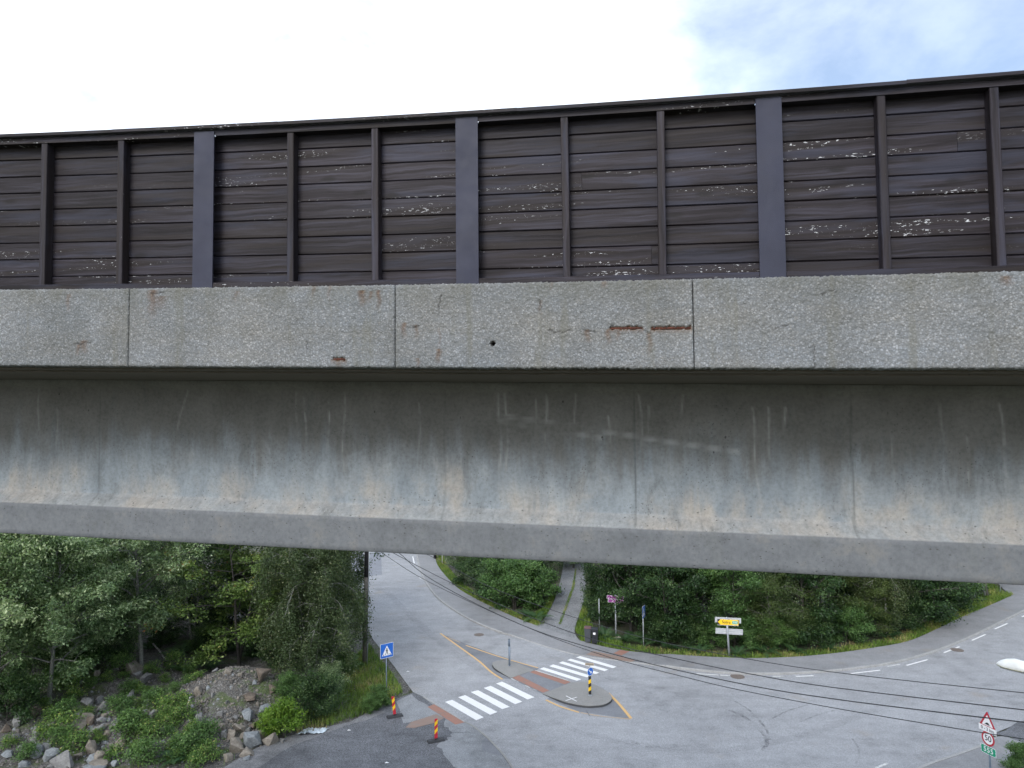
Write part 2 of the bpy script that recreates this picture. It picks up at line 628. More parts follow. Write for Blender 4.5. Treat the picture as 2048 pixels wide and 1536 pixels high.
def mat_wood(name, vertical=False):
    """dark stained boards with grain, knots and flaked-off stain"""
    m, t, b, _ = material(name)
    co = t.coord()
    inf = t.n('ShaderNodeObjectInfo').outputs['Random']
    shift = t.n('ShaderNodeCombineXYZ', {0: t.m('MULTIPLY', inf, 41.0), 1: t.m('MULTIPLY', inf, 17.0), 2: t.m('MULTIPLY', inf, 3.0)}).outputs[0]
    pv = t.n('ShaderNodeVectorMath', {0: co, 1: shift}, operation='ADD').outputs[0]
    sc = (70, 40, 1.2) if vertical else (1.2, 40, 70)
    sc2 = (26, 20, 0.9) if vertical else (0.9, 20, 26)
    warp = t.noise(pv, 3.0, 3, .5)
    wv = t.n('ShaderNodeCombineXYZ', {0: 0.0 if not vertical else t.m('MULTIPLY', warp, .05), 1: 0.0, 2: t.m('MULTIPLY', warp, .05) if not vertical else 0.0}).outputs[0]
    gvv = t.n('ShaderNodeVectorMath', {0: pv, 1: wv}, operation='ADD').outputs[0]
    grain = t.noise(t.map(gvv, sc), 1.0, 5, .65)
    band = t.noise(t.map(gvv, sc2), 1.0, 4, .55, 0.4)
    f = t.m('ADD', t.m('MULTIPLY', grain, .45), t.m('MULTIPLY', band, .55))
    col = t.ramp(f, [(0.37, (0.0075, 0.0055, 0.0062)), (0.5, (0.0195, 0.0158, 0.0188)), (0.62, (0.037, 0.034, 0.045))])
    blu = t.step(t.noise(t.map(pv, (1.1, 3, 9) if not vertical else (9, 3, 1.1), (1, 5, 2)), 1.0, 4, .6, .3), .48, .66)  # bluish sky sheen on the boards, painted as patches in the colour
    col = t.mix(t.m('MULTIPLY', blu, .5), col, (0.035, 0.039, 0.06))
    tone = t.ramp(inf, [(0, (.78, .75, .76)), (.5, (1, .98, 1)), (1, (1.22, 1.18, 1.2))])
    col = t.mix(1.0, col, tone, 'MULTIPLY')
    # knots
    kv = t.vor(t.map(pv, (2.3, 1, 6.5) if not vertical else (9, 1, 2.0)), 1.0)
    kn = t.m('SUBTRACT', 1.0, t.step(kv.outputs['Distance'], 0.06, 0.2))
    col = t.mix(t.m('MULTIPLY', kn, 0.75), col, (0.009, 0.007, 0.007))
    # flaking in narrow runs along the grain
    run = t.noise(t.map(pv, (0.8, 3, 17) if not vertical else (17, 3, 0.8), (3, 0, 8)), 1.0, 2, .4)
    flk = t.noise(t.map(pv, (34, 9, 130) if not vertical else (130, 9, 34)), 1.0, 3, .6)
    reg = t.noise(pv, 1.6, 3, .5)
    raw = t.m('MULTIPLY', t.step(run, 0.555, 0.62), t.step(t.m('ADD', t.m('MULTIPLY', flk, .8), t.m('MULTIPLY', reg, .2)), 0.608 if not vertical else 0.68, 0.63 if not vertical else .72))
    raw = t.m('MULTIPLY', raw, t.step(t.n('ShaderNodeObjectInfo').outputs['Random'], 0.15, 0.6))
    col = t.mix(t.m('MULTIPLY', t.step(run, 0.52, 0.6), 0.45), col, (0.022, 0.016, 0.013))
    col = t.mix(raw, col, t.ramp(t.noise(co, 90, 3), [(.3, (0.4, 0.4, 0.4)), (.7, (0.72, 0.73, 0.76))]))
    t.put(b.inputs['Base Color'], col)
    t.put(b.inputs['Roughness'], t.ramp(f, [(0.3, .66), (0.7, .5)]))
    b.inputs['Specular IOR Level'].default_value = 0.22
    t.put(b.inputs['Normal'], t.bump(t.m('ADD', grain, t.m('MULTIPLY', kn, -.6)), 0.35, 0.004))
    return m


M = {}
M['road'] = mat_asphalt('worn_grey_asphalt', (0.268, 0.274, 0.284), 0.84, 0.5, 0.17, 0.3)
M['road_patch'] = mat_asphalt('dark_asphalt_patch', (0.175, 0.183, 0.198), 0.86, 0.35, 0.15)
M['road_new'] = mat_asphalt('cooler_asphalt_patch', (0.2, 0.21, 0.232), 0.9, 0.28, 0.14)
M['pavement'] = mat_asphalt('pavement_asphalt', (0.215, 0.218, 0.225), 0.85, 0.35, 0.16, 0.3)
M['lot'] = mat_asphalt('dark_lot_asphalt', (0.105, 0.109, 0.118), 0.7, 1.0, 0.35)
M['lot_edge'] = mat_asphalt('dusty_lot_edge', (0.16, 0.162, 0.168), 0.75, 0.75, 0.3, 0.3)
M['slab'] = mat_asphalt('pale_pavement_asphalt', (0.215, 0.225, 0.235), 0.8, 0.5, 0.2)
M['ground'] = mat_ground()
M['rubble'] = mat_rubble()
M['gravel'] = mat_gravel()
M['white'] = mat_paint('white_road_paint', (0.72, 0.72, 0.72), (0.42, 0.43, 0.44), 0.22)
M['white_worn'] = mat_paint('worn_white_road_paint', (0.62, 0.62, 0.6), (0.25, 0.26, 0.27), 0.85, 9)
M['yellow'] = mat_paint('faded_yellow_road_paint', (0.6, 0.38, 0.15), (0.36, 0.3, 0.22), 0.5)
M['yellow_worn'] = mat_paint('worn_yellow_road_paint', (0.46, 0.33, 0.2), (0.25, 0.25, 0.25), 0.95, 9)
M['red_pad'] = mat_paint('red_brown_tactile_surface', (0.29, 0.145, 0.105), (0.22, 0.15, 0.12), 0.7, 4)
M['red_pad_old'] = mat_paint('faded_red_brown_surface', (0.24, 0.165, 0.13), (0.2, 0.18, 0.165), 0.8, 4)
M['island'] = mat_concrete('island_concrete', (0.225, 0.222, 0.212), 0.16, True, 0.8)
M['kerb'] = mat_concrete('kerb_concrete', (0.29, 0.29, 0.285), 0.2, True, 2)
M['kerb_dark'] = mat_concrete('dark_rubber_kerb_side', (0.055, 0.057, 0.06), 0.2, True, 2)
M['agg'] = mat_aggregate()
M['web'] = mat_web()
M['slabc'] = mat_concrete('deck_concrete', (0.12, 0.106, 0.09), 0.25, False, 1, 0.5)
M['flange'] = mat_concrete('girder_flange_concrete', (0.30, 0.305, 0.31), 0.16, True, 1, 0.8)
M['plank'] = mat_wood('dark_stained_planks')
M['stud'] = mat_wood('dark_stained_studs', True)
M['post'] = simple('dark_painted_steel', (0.03, 0.032, 0.052), 0.55, 0.0, 0.16, 3.0, 0.15, 220, 0.25)
M['rebar'] = simple('rusty_steel', (0.1, 0.032, 0.02), 0.9, 0.0, 0.5, 60, 0.6, 150)
M['black'] = simple('black_void', (0.012, 0.012, 0.012), 0.9)
M['galv'] = simple('galvanised_steel', (0.34, 0.36, 0.38), 0.5, 0.35, 0.15, 8)
M['galv_dark'] = simple('dull_blue_grey_steel', (0.16, 0.2, 0.25), 0.5, 0.2, 0.15, 8)
M['alu'] = simple('aluminium_sheet', (0.5, 0.51, 0.52), 0.45, 0.3, 0.1, 8)
M['sign_white'] = simple('sign_white', (0.78, 0.78, 0.78), 0.45, 0, 0.04)
M['sign_blue'] = simple('sign_blue', (0.012, 0.12, 0.5), 0.4, 0, 0.08)
M['sign_red'] = simple('sign_red', (0.42, 0.02, 0.035), 0.4, 0, 0.08)
M['sign_yellow'] = simple('sign_yellow', (0.8, 0.5, 0.012), 0.4, 0, 0.06)
M['sign_green'] = simple('sign_green', (0.0, 0.26, 0.14), 0.4, 0, 0.06)
M['sign_purple'] = simple('sign_purple', (0.22, 0.04, 0.2), 0.45, 0, 0.08)
M['sign_black'] = simple('sign_black', (0.015, 0.015, 0.017), 0.5, 0, 0.1)
M['sign_brown'] = simple('weathered_sign_back', (0.34, 0.29, 0.22), 0.6, 0.1, 0.15, 10)
M['rubber'] = simple('black_rubber', (0.028, 0.03, 0.034), 0.75, 0, 0.25, 10, 0.2)
M['bin_grey'] = simple('dark_grey_plastic', (0.05, 0.055, 0.066), 0.5, 0, 0.1)
M['bin_black'] = simple('black_plastic', (0.014, 0.016, 0.02), 0.45, 0, 0.15)
M['bin_lid'] = simple('reddish_brown_lid', (0.1, 0.05, 0.05), 0.5, 0, 0.2)
M['lamp'] = simple('weathered_white_lamp_shell', (0.72, 0.72, 0.69), 0.45, 0, 0.08, 5)
M['lamp_dirt'] = simple('mossy_lamp_rim', (0.2, 0.19, 0.1), 0.8, 0, 0.5, 25)
M['wire'] = simple('black_cable', (0.02, 0.021, 0.024), 0.55)
M['pole_wood'] = simple('weathered_pole_wood', (0.13, 0.12, 0.105), 0.85, 0, 0.3, 9, 0.4, 60)
M['pole_tar'] = simple('tarred_pole_wood', (0.018, 0.017, 0.02), 0.7, 0, 0.3, 9)
M['iron'] = simple('rusty_cast_iron', (0.14, 0.115, 0.1), 0.8, 0.1, 0.25, 14, 0.4, 60)
M['plastic_sheet'] = simple('pale_blue_plastic', (0.5, 0.57, 0.62), 0.35, 0, 0.2, 9)


# ================================================================== BRIDGE
# local frame: x along the bridge, y away from the viewer, z above the viewer's height
GRAD, BEND = -0.0239, 0.0067


def curved(s, d, z):
    return (s, d - BEND * s * s, z + GRAD * s)


def straight(s, d, z):
    return (s, d, z + GRAD * s)


BR_LOC, BR_ROT = (0, 4.85, CAM_H), R(-10.16)
bridge = empty('road_bridge', BR_LOC, BR_ROT)
tag(bridge, 'grey concrete road bridge with pebbled edge panels and a deep stained girder', 'bridge')
barrier = empty('noise_barrier', BR_LOC, BR_ROT)
tag(barrier, 'dark brown wooden noise barrier with steel posts on top of the bridge edge', 'barrier')

rng = np.random.default_rng(7)
PZ0, PZ1 = 0.345, 0.936
# (centre s, top z, half width, run length, strength): rust and dirt running down the panels
RUNS = [(-3.42, .88, .016, .14, .7), (-2.72, .9, .035, .2, .9), (-2.66, .86, .05, .1, .6), (-1.08, .885, .028, .11, 1.0), (-1.02, .885, .016, .08, .8),
        (-0.955, .885, .016, .13, .95), (-0.77, .655, .018, .11, .9), (-0.68, .64, .014, .1, .7), (-0.52, .47, .02, .1, 1.0), (-0.51, .6, .008, .2, .45),
        (-0.67, .41, .014, .06, .8), (0.2, .8, .01, .1, .6), (0.52, .6, .018, .09, .9), (0.66, .6, .018, .1, .9), (0.72, .6, .016, .08, .7),
        (0.93, .57, .016, .14, .7), (0.64, .93, .02, .05, .7), (-1.255, .4, .02, .06, .8), (-3.28, .53, .028, .1, .8), (-3.33, .5, .014, .08, .8),
        (-1.45, .93, .014, .08, .6), (-1.33, .93, .012, .12, .55), (3.05, .9, .03, .06, .9), (-2.05, .9, .02, .08, .5), (0.28, .93, .01, .07, .4)]
BARS = [(0.67, 0.885, .6145), (0.943, 1.2, .6125), (-1.302, -1.208, .4055)]
HOLE = (-0.134, .515)
CRACKS = [[(-.74, .635), (-.71, .622), (-.68, .635), (-.66, .645)], [(.26, .605), (.3, .59), (.36, .592), (.4, .602)], [(.48, .6), (.54, .598), (.58, .59)],
          [(-3.36, .52), (-3.31, .512), (-3.27, .53), (-3.23, .522)], [(-2.74, .9), (-2.7, .89), (-2.66, .905), (-2.63, .9)], [(-.5, .86), (-.51, .8), (-.52, .76)],
          [(.19, .82), (.205, .78), (.2, .745)], [(.9, .597), (.92, .588), (.935, .58)], [(1.95, .5), (1.952, .42), (1.95, .35)], [(2.0, .82), (2.08, .845)],
          [(1.72, .61), (1.8, .625)], [(.66, .615), (.7, .64)], [(-1.5, .53), (-1.5, .47)]]


def seg_dist(x, z, a, b):
    ax, az = a
    bx, bz = b
    l2 = (bx - ax) ** 2 + (bz - az) ** 2 + 1e-9
    tt = np.clip(((x - ax) * (bx - ax) + (z - az) * (bz - az)) / l2, 0, 1)
    return np.hypot(x - ax - tt * (bx - ax), z - az - tt * (bz - az))


def edge_panel(s0, s1):
    """precast edge beam piece: rough pebbled face, real grooves where bars show, drain hole"""
    g = 0.008
    ns, nz = int((s1 - s0) / g), int((PZ1 - PZ0) / g)
    S, Z = np.meshgrid(np.linspace(s0, s1, ns + 1), np.linspace(PZ0, PZ1, nz + 1), indexing='ij')
    rough = rng.normal(0, 1, S.shape)
    rough = (rough + 0.5 * (np.roll(rough, 1, 0) + np.roll(rough, 1, 1))) / 1.5
    D = rough * 0.0016
    rust = np.zeros_like(S)
    crack = np.zeros_like(S)
    for cs, tz, hw, ln, st in RUNS:
        wv = 0.006 * np.sin(Z * 60 + cs * 50)
        a = np.clip(1.2 - np.abs(S - cs - wv) / (hw * 1.25), 0, 1)
        fall = (tz - Z) / ln
        v = np.where((fall > -.12) & (fall < 1), np.clip(1 - fall, 0, 1) ** .7, 0)
        rust = np.maximum(rust, np.clip(a * v * st * .85, 0, 1))
    for b0, b1, bz in BARS:
        wob = 0.0025 * np.sin(S * 90) + 0.0025 * rng.normal(0, 1, S.shape)
        inside = (S > b0) & (S < b1) & (np.abs(Z - bz - wob) < 0.0115)
        D = np.where(inside, D + 0.018, D)
        rust = np.where(inside, 1, rust)
        below = (S > b0 - .01) & (S < b1 + .01) & (Z < bz) & (Z > bz - 0.04)
        rust = np.where(below, np.maximum(rust, .75 * np.clip(1 - (bz - Z) / .04, 0, 1)), rust)
    hd = np.hypot(S - HOLE[0], Z - HOLE[1])
    D = np.where(hd < .016, D + .09, D)
    crack = np.where(hd < .019, 1, crack)
    for line in CRACKS:
        for a, b in zip(line, line[1:]):
            q = seg_dist(S + 0.004 * np.sin(Z * 130), Z + 0.004 * np.sin(S * 110), a, b)
            crack = np.maximum(crack, np.where(q < .0045, .62, 0))
            D = np.where(q < .0045, D + .004, D)
    # rounded, slightly broken arrises
    ez = np.minimum(Z - PZ0, PZ1 - Z)
    es = np.minimum(S - s0, s1 - S)
    D += np.clip(.010 - ez, 0, 1) * .9 + np.clip(.008 - es, 0, 1) * .7
    Zj = Z + np.where(Z <= PZ0 + 1e-6, rng.normal(0, .003, Z.shape), 0) + np.where(Z >= PZ1 - 1e-6, rng.normal(0, .0025, Z.shape), 0)
    grime = np.clip((Z - (PZ1 - .2)) / .2, 0, 1) * .9
    X = S
    Y = D - BEND * S * S
    ZZ = Zj + GRAD * S
    front = np.stack([X, Y, ZZ], -1).reshape(-1, 3)
    idx = np.arange((ns + 1) * (nz + 1)).reshape(ns + 1, nz + 1)
    quads = np.stack([idx[:-1, :-1], idx[1:, :-1], idx[1:, 1:], idx[:-1, 1:]], -1).reshape(-1, 4)
    # back ring
    ring = np.concatenate([idx[:, 0], idx[-1, 1:], idx[-2::-1, -1], idx[0, -2:0:-1]])
    back = front[ring].copy()
    back[:, 1] = (0.11 - BEND * back[:, 0] ** 2)
    base = len(front)
    k = len(ring)
    bi = base + np.arange(k)
    side = np.stack([ring, bi, np.roll(bi, -1), np.roll(ring, -1)], -1)
    V = np.concatenate([front, back])
    Fq = np.concatenate([quads, side])
    pad = np.zeros(k)
    at = {'rust': np.concatenate([rust.ravel(), pad]), 'crack': np.concatenate([crack.ravel(), pad]), 'grime': np.concatenate([grime.ravel(), pad])}
    me = np_mesh('edge_panel', V, Fq, M['agg'], at, True)
    return link('edge_panel', me, bridge)


joints = [-7.05, -4.99, -2.915, -0.836, 1.213, 3.27, 5.33]
for a, b in zip(joints, joints[1:]):
    pan = edge_panel(a + .003, b - .003)
    if a == -0.836:
        pan['label'] = 'edge panel with two rusty exposed bars and a round drain hole'
for b0, b1, bz in BARS:
    MB().tube([curved(b0 + .004, .0155, bz), curved((b0 + b1) / 2, .0145, bz + .001), curved(b1 - .004, .0155, bz)], .0065, 8).build('rebar', M['rebar'], bridge, smooth=True)

# deck slab behind the panels, with a drip groove; far half carries on out of sight
st = [x * 2.0 for x in range(-11, 12)]
deck = [(.112, .93), (.112, .329), (.2, .327), (.2, .335), (.225, .335), (.225, .312), (1.0, .303), (8.4, .303), (8.4, .93)]
MB().extrude(deck, [x * .5 for x in range(-44, 45)], lambda s, d, z: (s, d - BEND * s * s * (1.0 if d < 1 else 0.0), z + GRAD * s)).build('deck_slab', M['slabc'], bridge)


def girder(d0, detail):
    """I-shaped beam: small top flange, flat web, splayed bulb at the foot"""
    zt, zw, zf, zb = .302, -.785, -.885, -1.174
    prof = [(d0 + .06, zt), (d0 + .06, zt - .045), (d0 + .12, zt - .075), (d0 + .12, zw), (d0, zf), (d0, zb + .012), (d0 + .012, zb), (d0 + .6, zb), (d0 + .6, zf), (d0 + .48, zw), (d0 + .48, zt)]
    if not detail:
        MB().extrude(prof, [-22, 22], straight).build('girder', M['flange'], bridge)
        return
    g = MB().extrude([(d0 + .09, zt), (d0 + .09, zt - .03), (d0 + .15, zt - .055), (d0 + .15, zw + .0), (d0 + .012, zf + .005), (d0 + .012, zb + .012), (d0 + .03, zb)] + prof[7:], [-22, -6, -3, 0, 3, 6, 22], straight).build('girder', M['flange'], bridge)
    # the side face in view, one fine sheet from the top flange over the web and the splay down the bulb
    path = [(d0 + .06, zt - .001), (d0 + .06, zt - .045), (d0 + .12, zt - .075)]
    n = 44
    for i in range(1, n + 1):
        path.append((d0 + .12, zt - .075 + (zw - zt + .075) * i / n))
    for i in range(1, 7):
        path.append((d0 + .12 - .12 * i / 6, zw + (zf - zw) * i / 6))
    for i in range(1, 9):
        path.append((d0, zf + (zb + .012 - zf) * i / 8))
    path.append((d0 + .012, zb))
    path = np.array(path)
    S = np.concatenate([[-22, -15, -10, -8], np.arange(-6.6, 6.6, .0125), [8, 10, 15, 22]])
    nS, nP = len(S), len(path)
    SS = np.repeat(S[:, None], nP, 1)
    DD = np.repeat(path[None, :, 0], nS, 0).copy()
    ZZ = np.repeat(path[None, :, 1], nS, 0).copy()
    ln = np.concatenate([[0], np.cumsum(np.hypot(*np.diff(path, axis=0).T))])
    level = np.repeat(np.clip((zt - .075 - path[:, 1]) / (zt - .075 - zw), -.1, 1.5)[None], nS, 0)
    drip = np.zeros_like(SS)
    joint = np.zeros_like(SS)
    r2 = np.random.default_rng(3)
    for js in (-4.227, -0.819, 0.81, 2.495, -7.5, 5.0):
        q = np.exp(-((SS - js - .003 * np.sin(ZZ * 9)) / .007) ** 2) * np.clip(level * 4 + .3, 0, 1) * (ZZ > zf)
        joint = np.maximum(joint, q * (.55 if js < 0 else 1.0))
        DD += .004 * q
    lines = [(-3.3, 0, .5, -.25), (-2.2, 0, .45, .0), (-2.12, .05, .5, .0), (-1.75, 0, .75, 0), (-1.05, .1, .72, 0), (-.33, 0, .78, .0), (-.27, 0, .8, 0), (-.02, .05, .45, 0), (.07, 0, .5, 0), (.32, 0, .45, .02), (.85, 0, .5, .05),
             (.92, .1, .4, 0), (1.2, 0, .35, 0), (1.74, .1, .9, .06), (1.86, .1, .55, .05), (2.0, .1, .35, 0), (3.15, .05, .45, .04), (3.55, .05, .7, .08), (3.8, .1, .6, .02), (-4.9, 0, .5, 0), (-4.7, .2, .6, 0), (-1.9, .1, .6, 0), (2.8, .3, .7, 0), (3.3, .3, .75, 0.05), (.6, .2, .45, 0)]
    for s0, l0, l1, lean in lines:
        wob = .012 * np.sin(level * 9 + s0 * 7) + lean * level
        q = np.exp(-((SS - s0 - wob) / .0085) ** 2) * (level > l0) * np.clip((l1 - level) * 6, 0, 1)
        drip = np.maximum(drip, q * r2.uniform(.35, .8))
    # broad pale scuff sweeping down to the right
    for off in (0, .022, .055, .075):
        sc = .19 + off + np.clip(SS + .35, 0, 9) * .135
        q = np.exp(-((level - sc) / .008) ** 2) * ((SS > -.35) & (SS < .55 + 1.1 * (off < .03)))
        drip = np.maximum(drip, q * .55)
    # honeycombing along the splay
    sp = (ZZ < zw + .02) & (ZZ > zf + .01)
    DD += np.where(sp, np.clip(r2.normal(0, .006, SS.shape), -.002, .02), r2.normal(0, .0006, SS.shape))
    V = np.stack([SS, DD, ZZ + GRAD * SS], -1).reshape(-1, 3)
    idx = np.arange(nS * nP).reshape(nS, nP)
    q = np.stack([idx[:-1, :-1], idx[:-1, 1:], idx[1:, 1:], idx[1:, :-1]], -1).reshape(-1, 4)
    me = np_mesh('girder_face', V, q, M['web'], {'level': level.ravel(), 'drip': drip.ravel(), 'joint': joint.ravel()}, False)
    link('girder_face', me, g)


girder(1.1, True)
girder(4.0, False)
girder(6.9, False)
MB().extrude([(8.402, 1.0), (8.402, .34), (8.62, .34), (8.62, 1.0)], [-22, 0, 22], straight).build('far_edge_beam', M['kerb'], bridge)

# ------------------------------------------------------------------ noise barrier
posts = [-6.44, -4.40, -2.355, -0.3215, 1.725, 3.77, 5.81]
for ps in posts:
    p = MB()
    z0, z1 = .92, 2.137
    hw = .081
    cs, sn = ps, BEND * ps * ps
    def bx(a, b, d0, d1):
        prof = [(d0, z0), (d1, z0), (d1, z1), (d0, z1)]
        p.extrude(prof, [a, b], lambda s, d, z: (s, d - sn - 2 * BEND * ps * (s - ps), z + GRAD * s))
    bx(ps - hw, ps + hw, .05, .061)
    bx(ps - .004, ps + .004, .0612, .198)
    bx(ps - hw, ps + hw, .1982, .209)
    p.build('post', M['post'], barrier)

rows = [2.137, 2.004, 1.867, 1.734, 1.6, 1.467, 1.333, 1.2, 1.063, .945]
pr = random.Random(11)


def plank(a, b, zt, zb):
    d = .142 + pr.uniform(-.0015, .0025)
    g = .0022
    c = .005
    tilt = pr.uniform(-.0012, .0012)
    prof = [(d + .024, zb - .014), (d + .0165, zb - .014), (d + .0165, zb + g), (d + c, zb + g), (d, zb + g + c), (d - .0012, zt - g - c), (d + c, zt - g), (d + .0125, zt - g), (d + .0125, zt - .02), (d + .024, zt - .02)]
    n = 3
    ss = [a + (b - a) * i / n for i in range(n + 1)]
    m = (a + b) / 2
    MB().extrude(prof, ss, lambda s, dd, z: curved(s, dd, z + tilt * (s - m))).build('plank', M['plank'], barrier)


SPLIT = {(3, 3): .52, (3, 7): .48, (4, 2): .62, (2, 6): .42, (1, 6): .36, (2, 8): .2, (4, 5): .0}
for i, (a, b) in enumerate(zip(posts, posts[1:])):
    for j, (zt, zb) in enumerate(zip(rows, rows[1:])):
        aa, bb = a + .006, b - .006
        # butt joints measured on the wall
        cut = {(3, 3): .485, (3, 7): .955, (4, 2): 2.87, (2, 6): -1.045, (1, 6): -3.02, (2, 8): -.99}.get((i, j))
        if cut:
            plank(aa, cut - .001, zt, zb)
            plank(cut + .001, bb, zt, zb)
            MB().extrude([(.168, zb), (.19, zb), (.19, zt), (.168, zt)], [cut - .04, cut + .04], curved).build('batten', M['stud'], barrier)
        else:
            plank(aa, bb, zt, zb)
    for k, ssx in enumerate((a + .69, a + 1.345)):
        ssx += {(0, 0): 0, (3, 0): .01, (4, 1): -.01}.get((i, k), 0)
        z0, z1 = .984, 2.106
        prof = [(.066, z0), (.138, z0), (.138, z1), (.066, z1)]
        lean = pr.uniform(-.006, .006)
        c = .004
        mb = MB()
        pts = [(-.026, .066 + c), (-.026 + c, .066), (.026 - c, .066), (.026, .066 + c), (.026, .1385), (-.026, .1385)]
        k0 = len(mb.v)
        for zz in (z0, (z0 + z1) / 2, z1):
            for (xs, dd) in pts:
                mb.v.append(curved(ssx + xs + lean * (zz - z0), dd, zz))
        for lev in range(2):
            for q in range(6):
                mb.f.append((lev * 6 + q, lev * 6 + (q + 1) % 6, lev * 6 + 6 + (q + 1) % 6, lev * 6 + 6 + q))
        mb.f.append(tuple(range(6)))
        mb.f.append(tuple(range(12, 18)))
        mb.build('stud', M['stud'], barrier)
    # rails between the posts
    ss = [a + .084, a + .7, b - .7, b - .084]
    MB().extrude([(.06, 2.104), (.14, 2.104), (.14, 2.147), (.062, 2.147), (.06, 2.143)], ss, curved).build('top_rail', M['plank'], barrier)
    MB().extrude([(.054, .938), (.14, .938), (.14, .988), (.06, .983), (.054, .977)], ss, curved).build('bottom_rail', M['plank'], barrier)
caps = [-6.6, -3.1, -1.75, .05, 2.55, 5.9]
for i, (a, b) in enumerate(zip(caps, caps[1:])):
    o = pr.uniform(-.003, .003)
    n = 6
    ss = [a + .001 + (b - a - .002) * k / n for k in range(n + 1)]
    MB().extrude([(.022, 2.1495 + o), (.2, 2.168 + o), (.2, 2.19 + o), (.022, 2.172 + o)], ss, curved).build('cap_board', M['plank'], barrier)


# ================================================================== GROUND, ROADS
def struct(o, label=None):
    tag(o, label, None, None, 'structure')
    return o


struct(MB().sheet([(-1500, -1500), (1500, -1500), (1500, 1500), (-1500, 1500)], -0.07).build('ground', M['ground']))

# left bank: undulating rubble and soil
xs = np.arange(-60, -5.5, .5)
ys = np.arange(24, 80, .5)
TX, TY = np.meshgrid(xs, ys, indexing='ij')
TZ = np.vectorize(terrain)(TX, TY)
hr = np.random.default_rng(5)
TZ += np.where(TZ > .1, hr.normal(0, .05, TZ.shape), 0)
ti = np.arange(TX.size).reshape(TX.shape)
tq = np.stack([ti[:-1, :-1], ti[1:, :-1], ti[1:, 1:], ti[:-1, 1:]], -1).reshape(-1, 4)
struct(link('rubble_bank', np_mesh('rubble_bank', np.stack([TX, TY, TZ], -1).reshape(-1, 3), tq, M['rubble'], smooth=True)))

# kerb line on the far side of the junction and the pavement behind it
K1 = [(-14.89, 105.29), (-12.53, 90.41), (-11.37, 83.66), (-9.65, 74.01), (-8.39, 68.37), (-6.74, 62.65), (-4.85, 58.24), (-2.97, 54.81), (-1.03, 52.23), (0.02, 51.38)]
K2 = [(0.02, 51.38), (1.76, 49.43), (3.51, 47.72), (4.9, 46.8), (6.28, 46.29), (7.39, 45.79), (8.06, 45.5)]
K3 = [(8.06, 45.5), (9.62, 44.74), (11.31, 44.09), (13.27, 43.54), (15.62, 43.4), (18.44, 43.67), (20.81, 44.21), (23.79, 45.19), (27.48, 47.19), (31.59, 50.03), (40.0, 56.51), (46.78, 61.64), (61.01, 71.11)]
O1 = [(-12.07, 105.13), (-10.12, 90.29), (-9.1, 82.64), (-8.15, 76.45), (-6.94, 71.56), (-5.14, 65.68), (-3.2, 61.51), (-1.12, 57.83), (0.75, 54.83), (1.71, 53.76)]
O2 = [(1.71, 53.76), (2.96, 52.36), (4.33, 50.57), (5.83, 49.1), (7.21, 48.13), (8.44, 47.59), (9.2, 47.27)]
O3 = [(9.2, 47.27), (11.04, 46.74), (13.17, 46.3), (15.33, 46.06), (17.97, 46.27), (20.44, 46.78), (23.54, 47.79), (26.78, 49.17), (30.01, 51.57), (34.58, 55.27), (39.27, 58.78), (44.05, 62.62), (55.12, 71.82)]
kerb_line = smoothpoly(K1, 5)[:-1] + smoothpoly(K2, 5)[:-1] + smoothpoly(K3, 5)
outer_line = smoothpoly(O1, 5)[:-1] + smoothpoly(O2, 5)[:-1] + smoothpoly(O3, 5)
n1 = (len(K1) - 1) * 5
n2 = (len(K2) - 1) * 5


def kerb_h(i):
    """full height, lowered across the crossing"""
    if i < n1 - 3:
        return .12
    if i < n1:
        return .12 - .03 * (i - n1 + 3)
    if i <= n1 + n2:
        return .025
    if i < n1 + n2 + 3:
        return .025 + .03 * (i - n1 - n2)
    return .12


road_poly = [(-22.93, 105.76), (-19.51, 85.62), (-15.59, 69.7), (-12.33, 58.04), (-10.06, 51.2), (-7.48, 45.26), (-5.79, 41.23), (-5.07, 40.49), (-2.56, 37.16), (-1.45, 35.54), (-0.33, 32.98), (0.3, 30.86), (1.04, 26.31), (1.4, 18.21),
             (8.13, 18.15), (15.72, 30.59), (18.01, 32.01), (21.86, 33.93), (23.38, 35.38), (25.74, 36.7), (33.61, 39.91), (51.11, 44.24), (71.0, 54.68), (68.62, 70.8)]
road_poly = road_poly + outer_line[::-1]
road = MB().sheet(road_poly, 0.0).build('road', M['road'])
struct(road, 'grey asphalt road junction curving under the bridge')

pv = MB()
for i in range(len(kerb_line)):
    h = kerb_h(i)
    pv.v += [(*kerb_line[i], h), (*outer_line[i], max(h, .03) if h > .03 else .03), (*kerb_line[i], -.05), (*outer_line[i], -.05)]
for i in range(len(kerb_line) - 1):
    a, b = i * 4, i * 4 + 4
    pv.f += [(a, b, b + 1, a + 1), (a, a + 2, b + 2, b), (a + 1, b + 1, b + 3, a + 3)]
pave = pv.build('pavement', M['pavement'])
struct(pave, 'grey asphalt pavement along the far side of the junction')

# kerb stones, one by one
kr = random.Random(4)
line = kerb_line
acc = [0.0]
for a, b in zip(line, line[1:]):
    acc.append(acc[-1] + math.hypot(b[0] - a[0], b[1] - a[1]))


def at_len(L):
    for i in range(len(acc) - 1):
        if acc[i + 1] >= L:
            t = (L - acc[i]) / (acc[i + 1] - acc[i] + 1e-9)
            a, b = line[i], line[i + 1]
            return (a[0] + (b[0] - a[0]) * t, a[1] + (b[1] - a[1]) * t), kerb_h(i) + (kerb_h(i + 1) - kerb_h(i)) * t
    return line[-1], .12


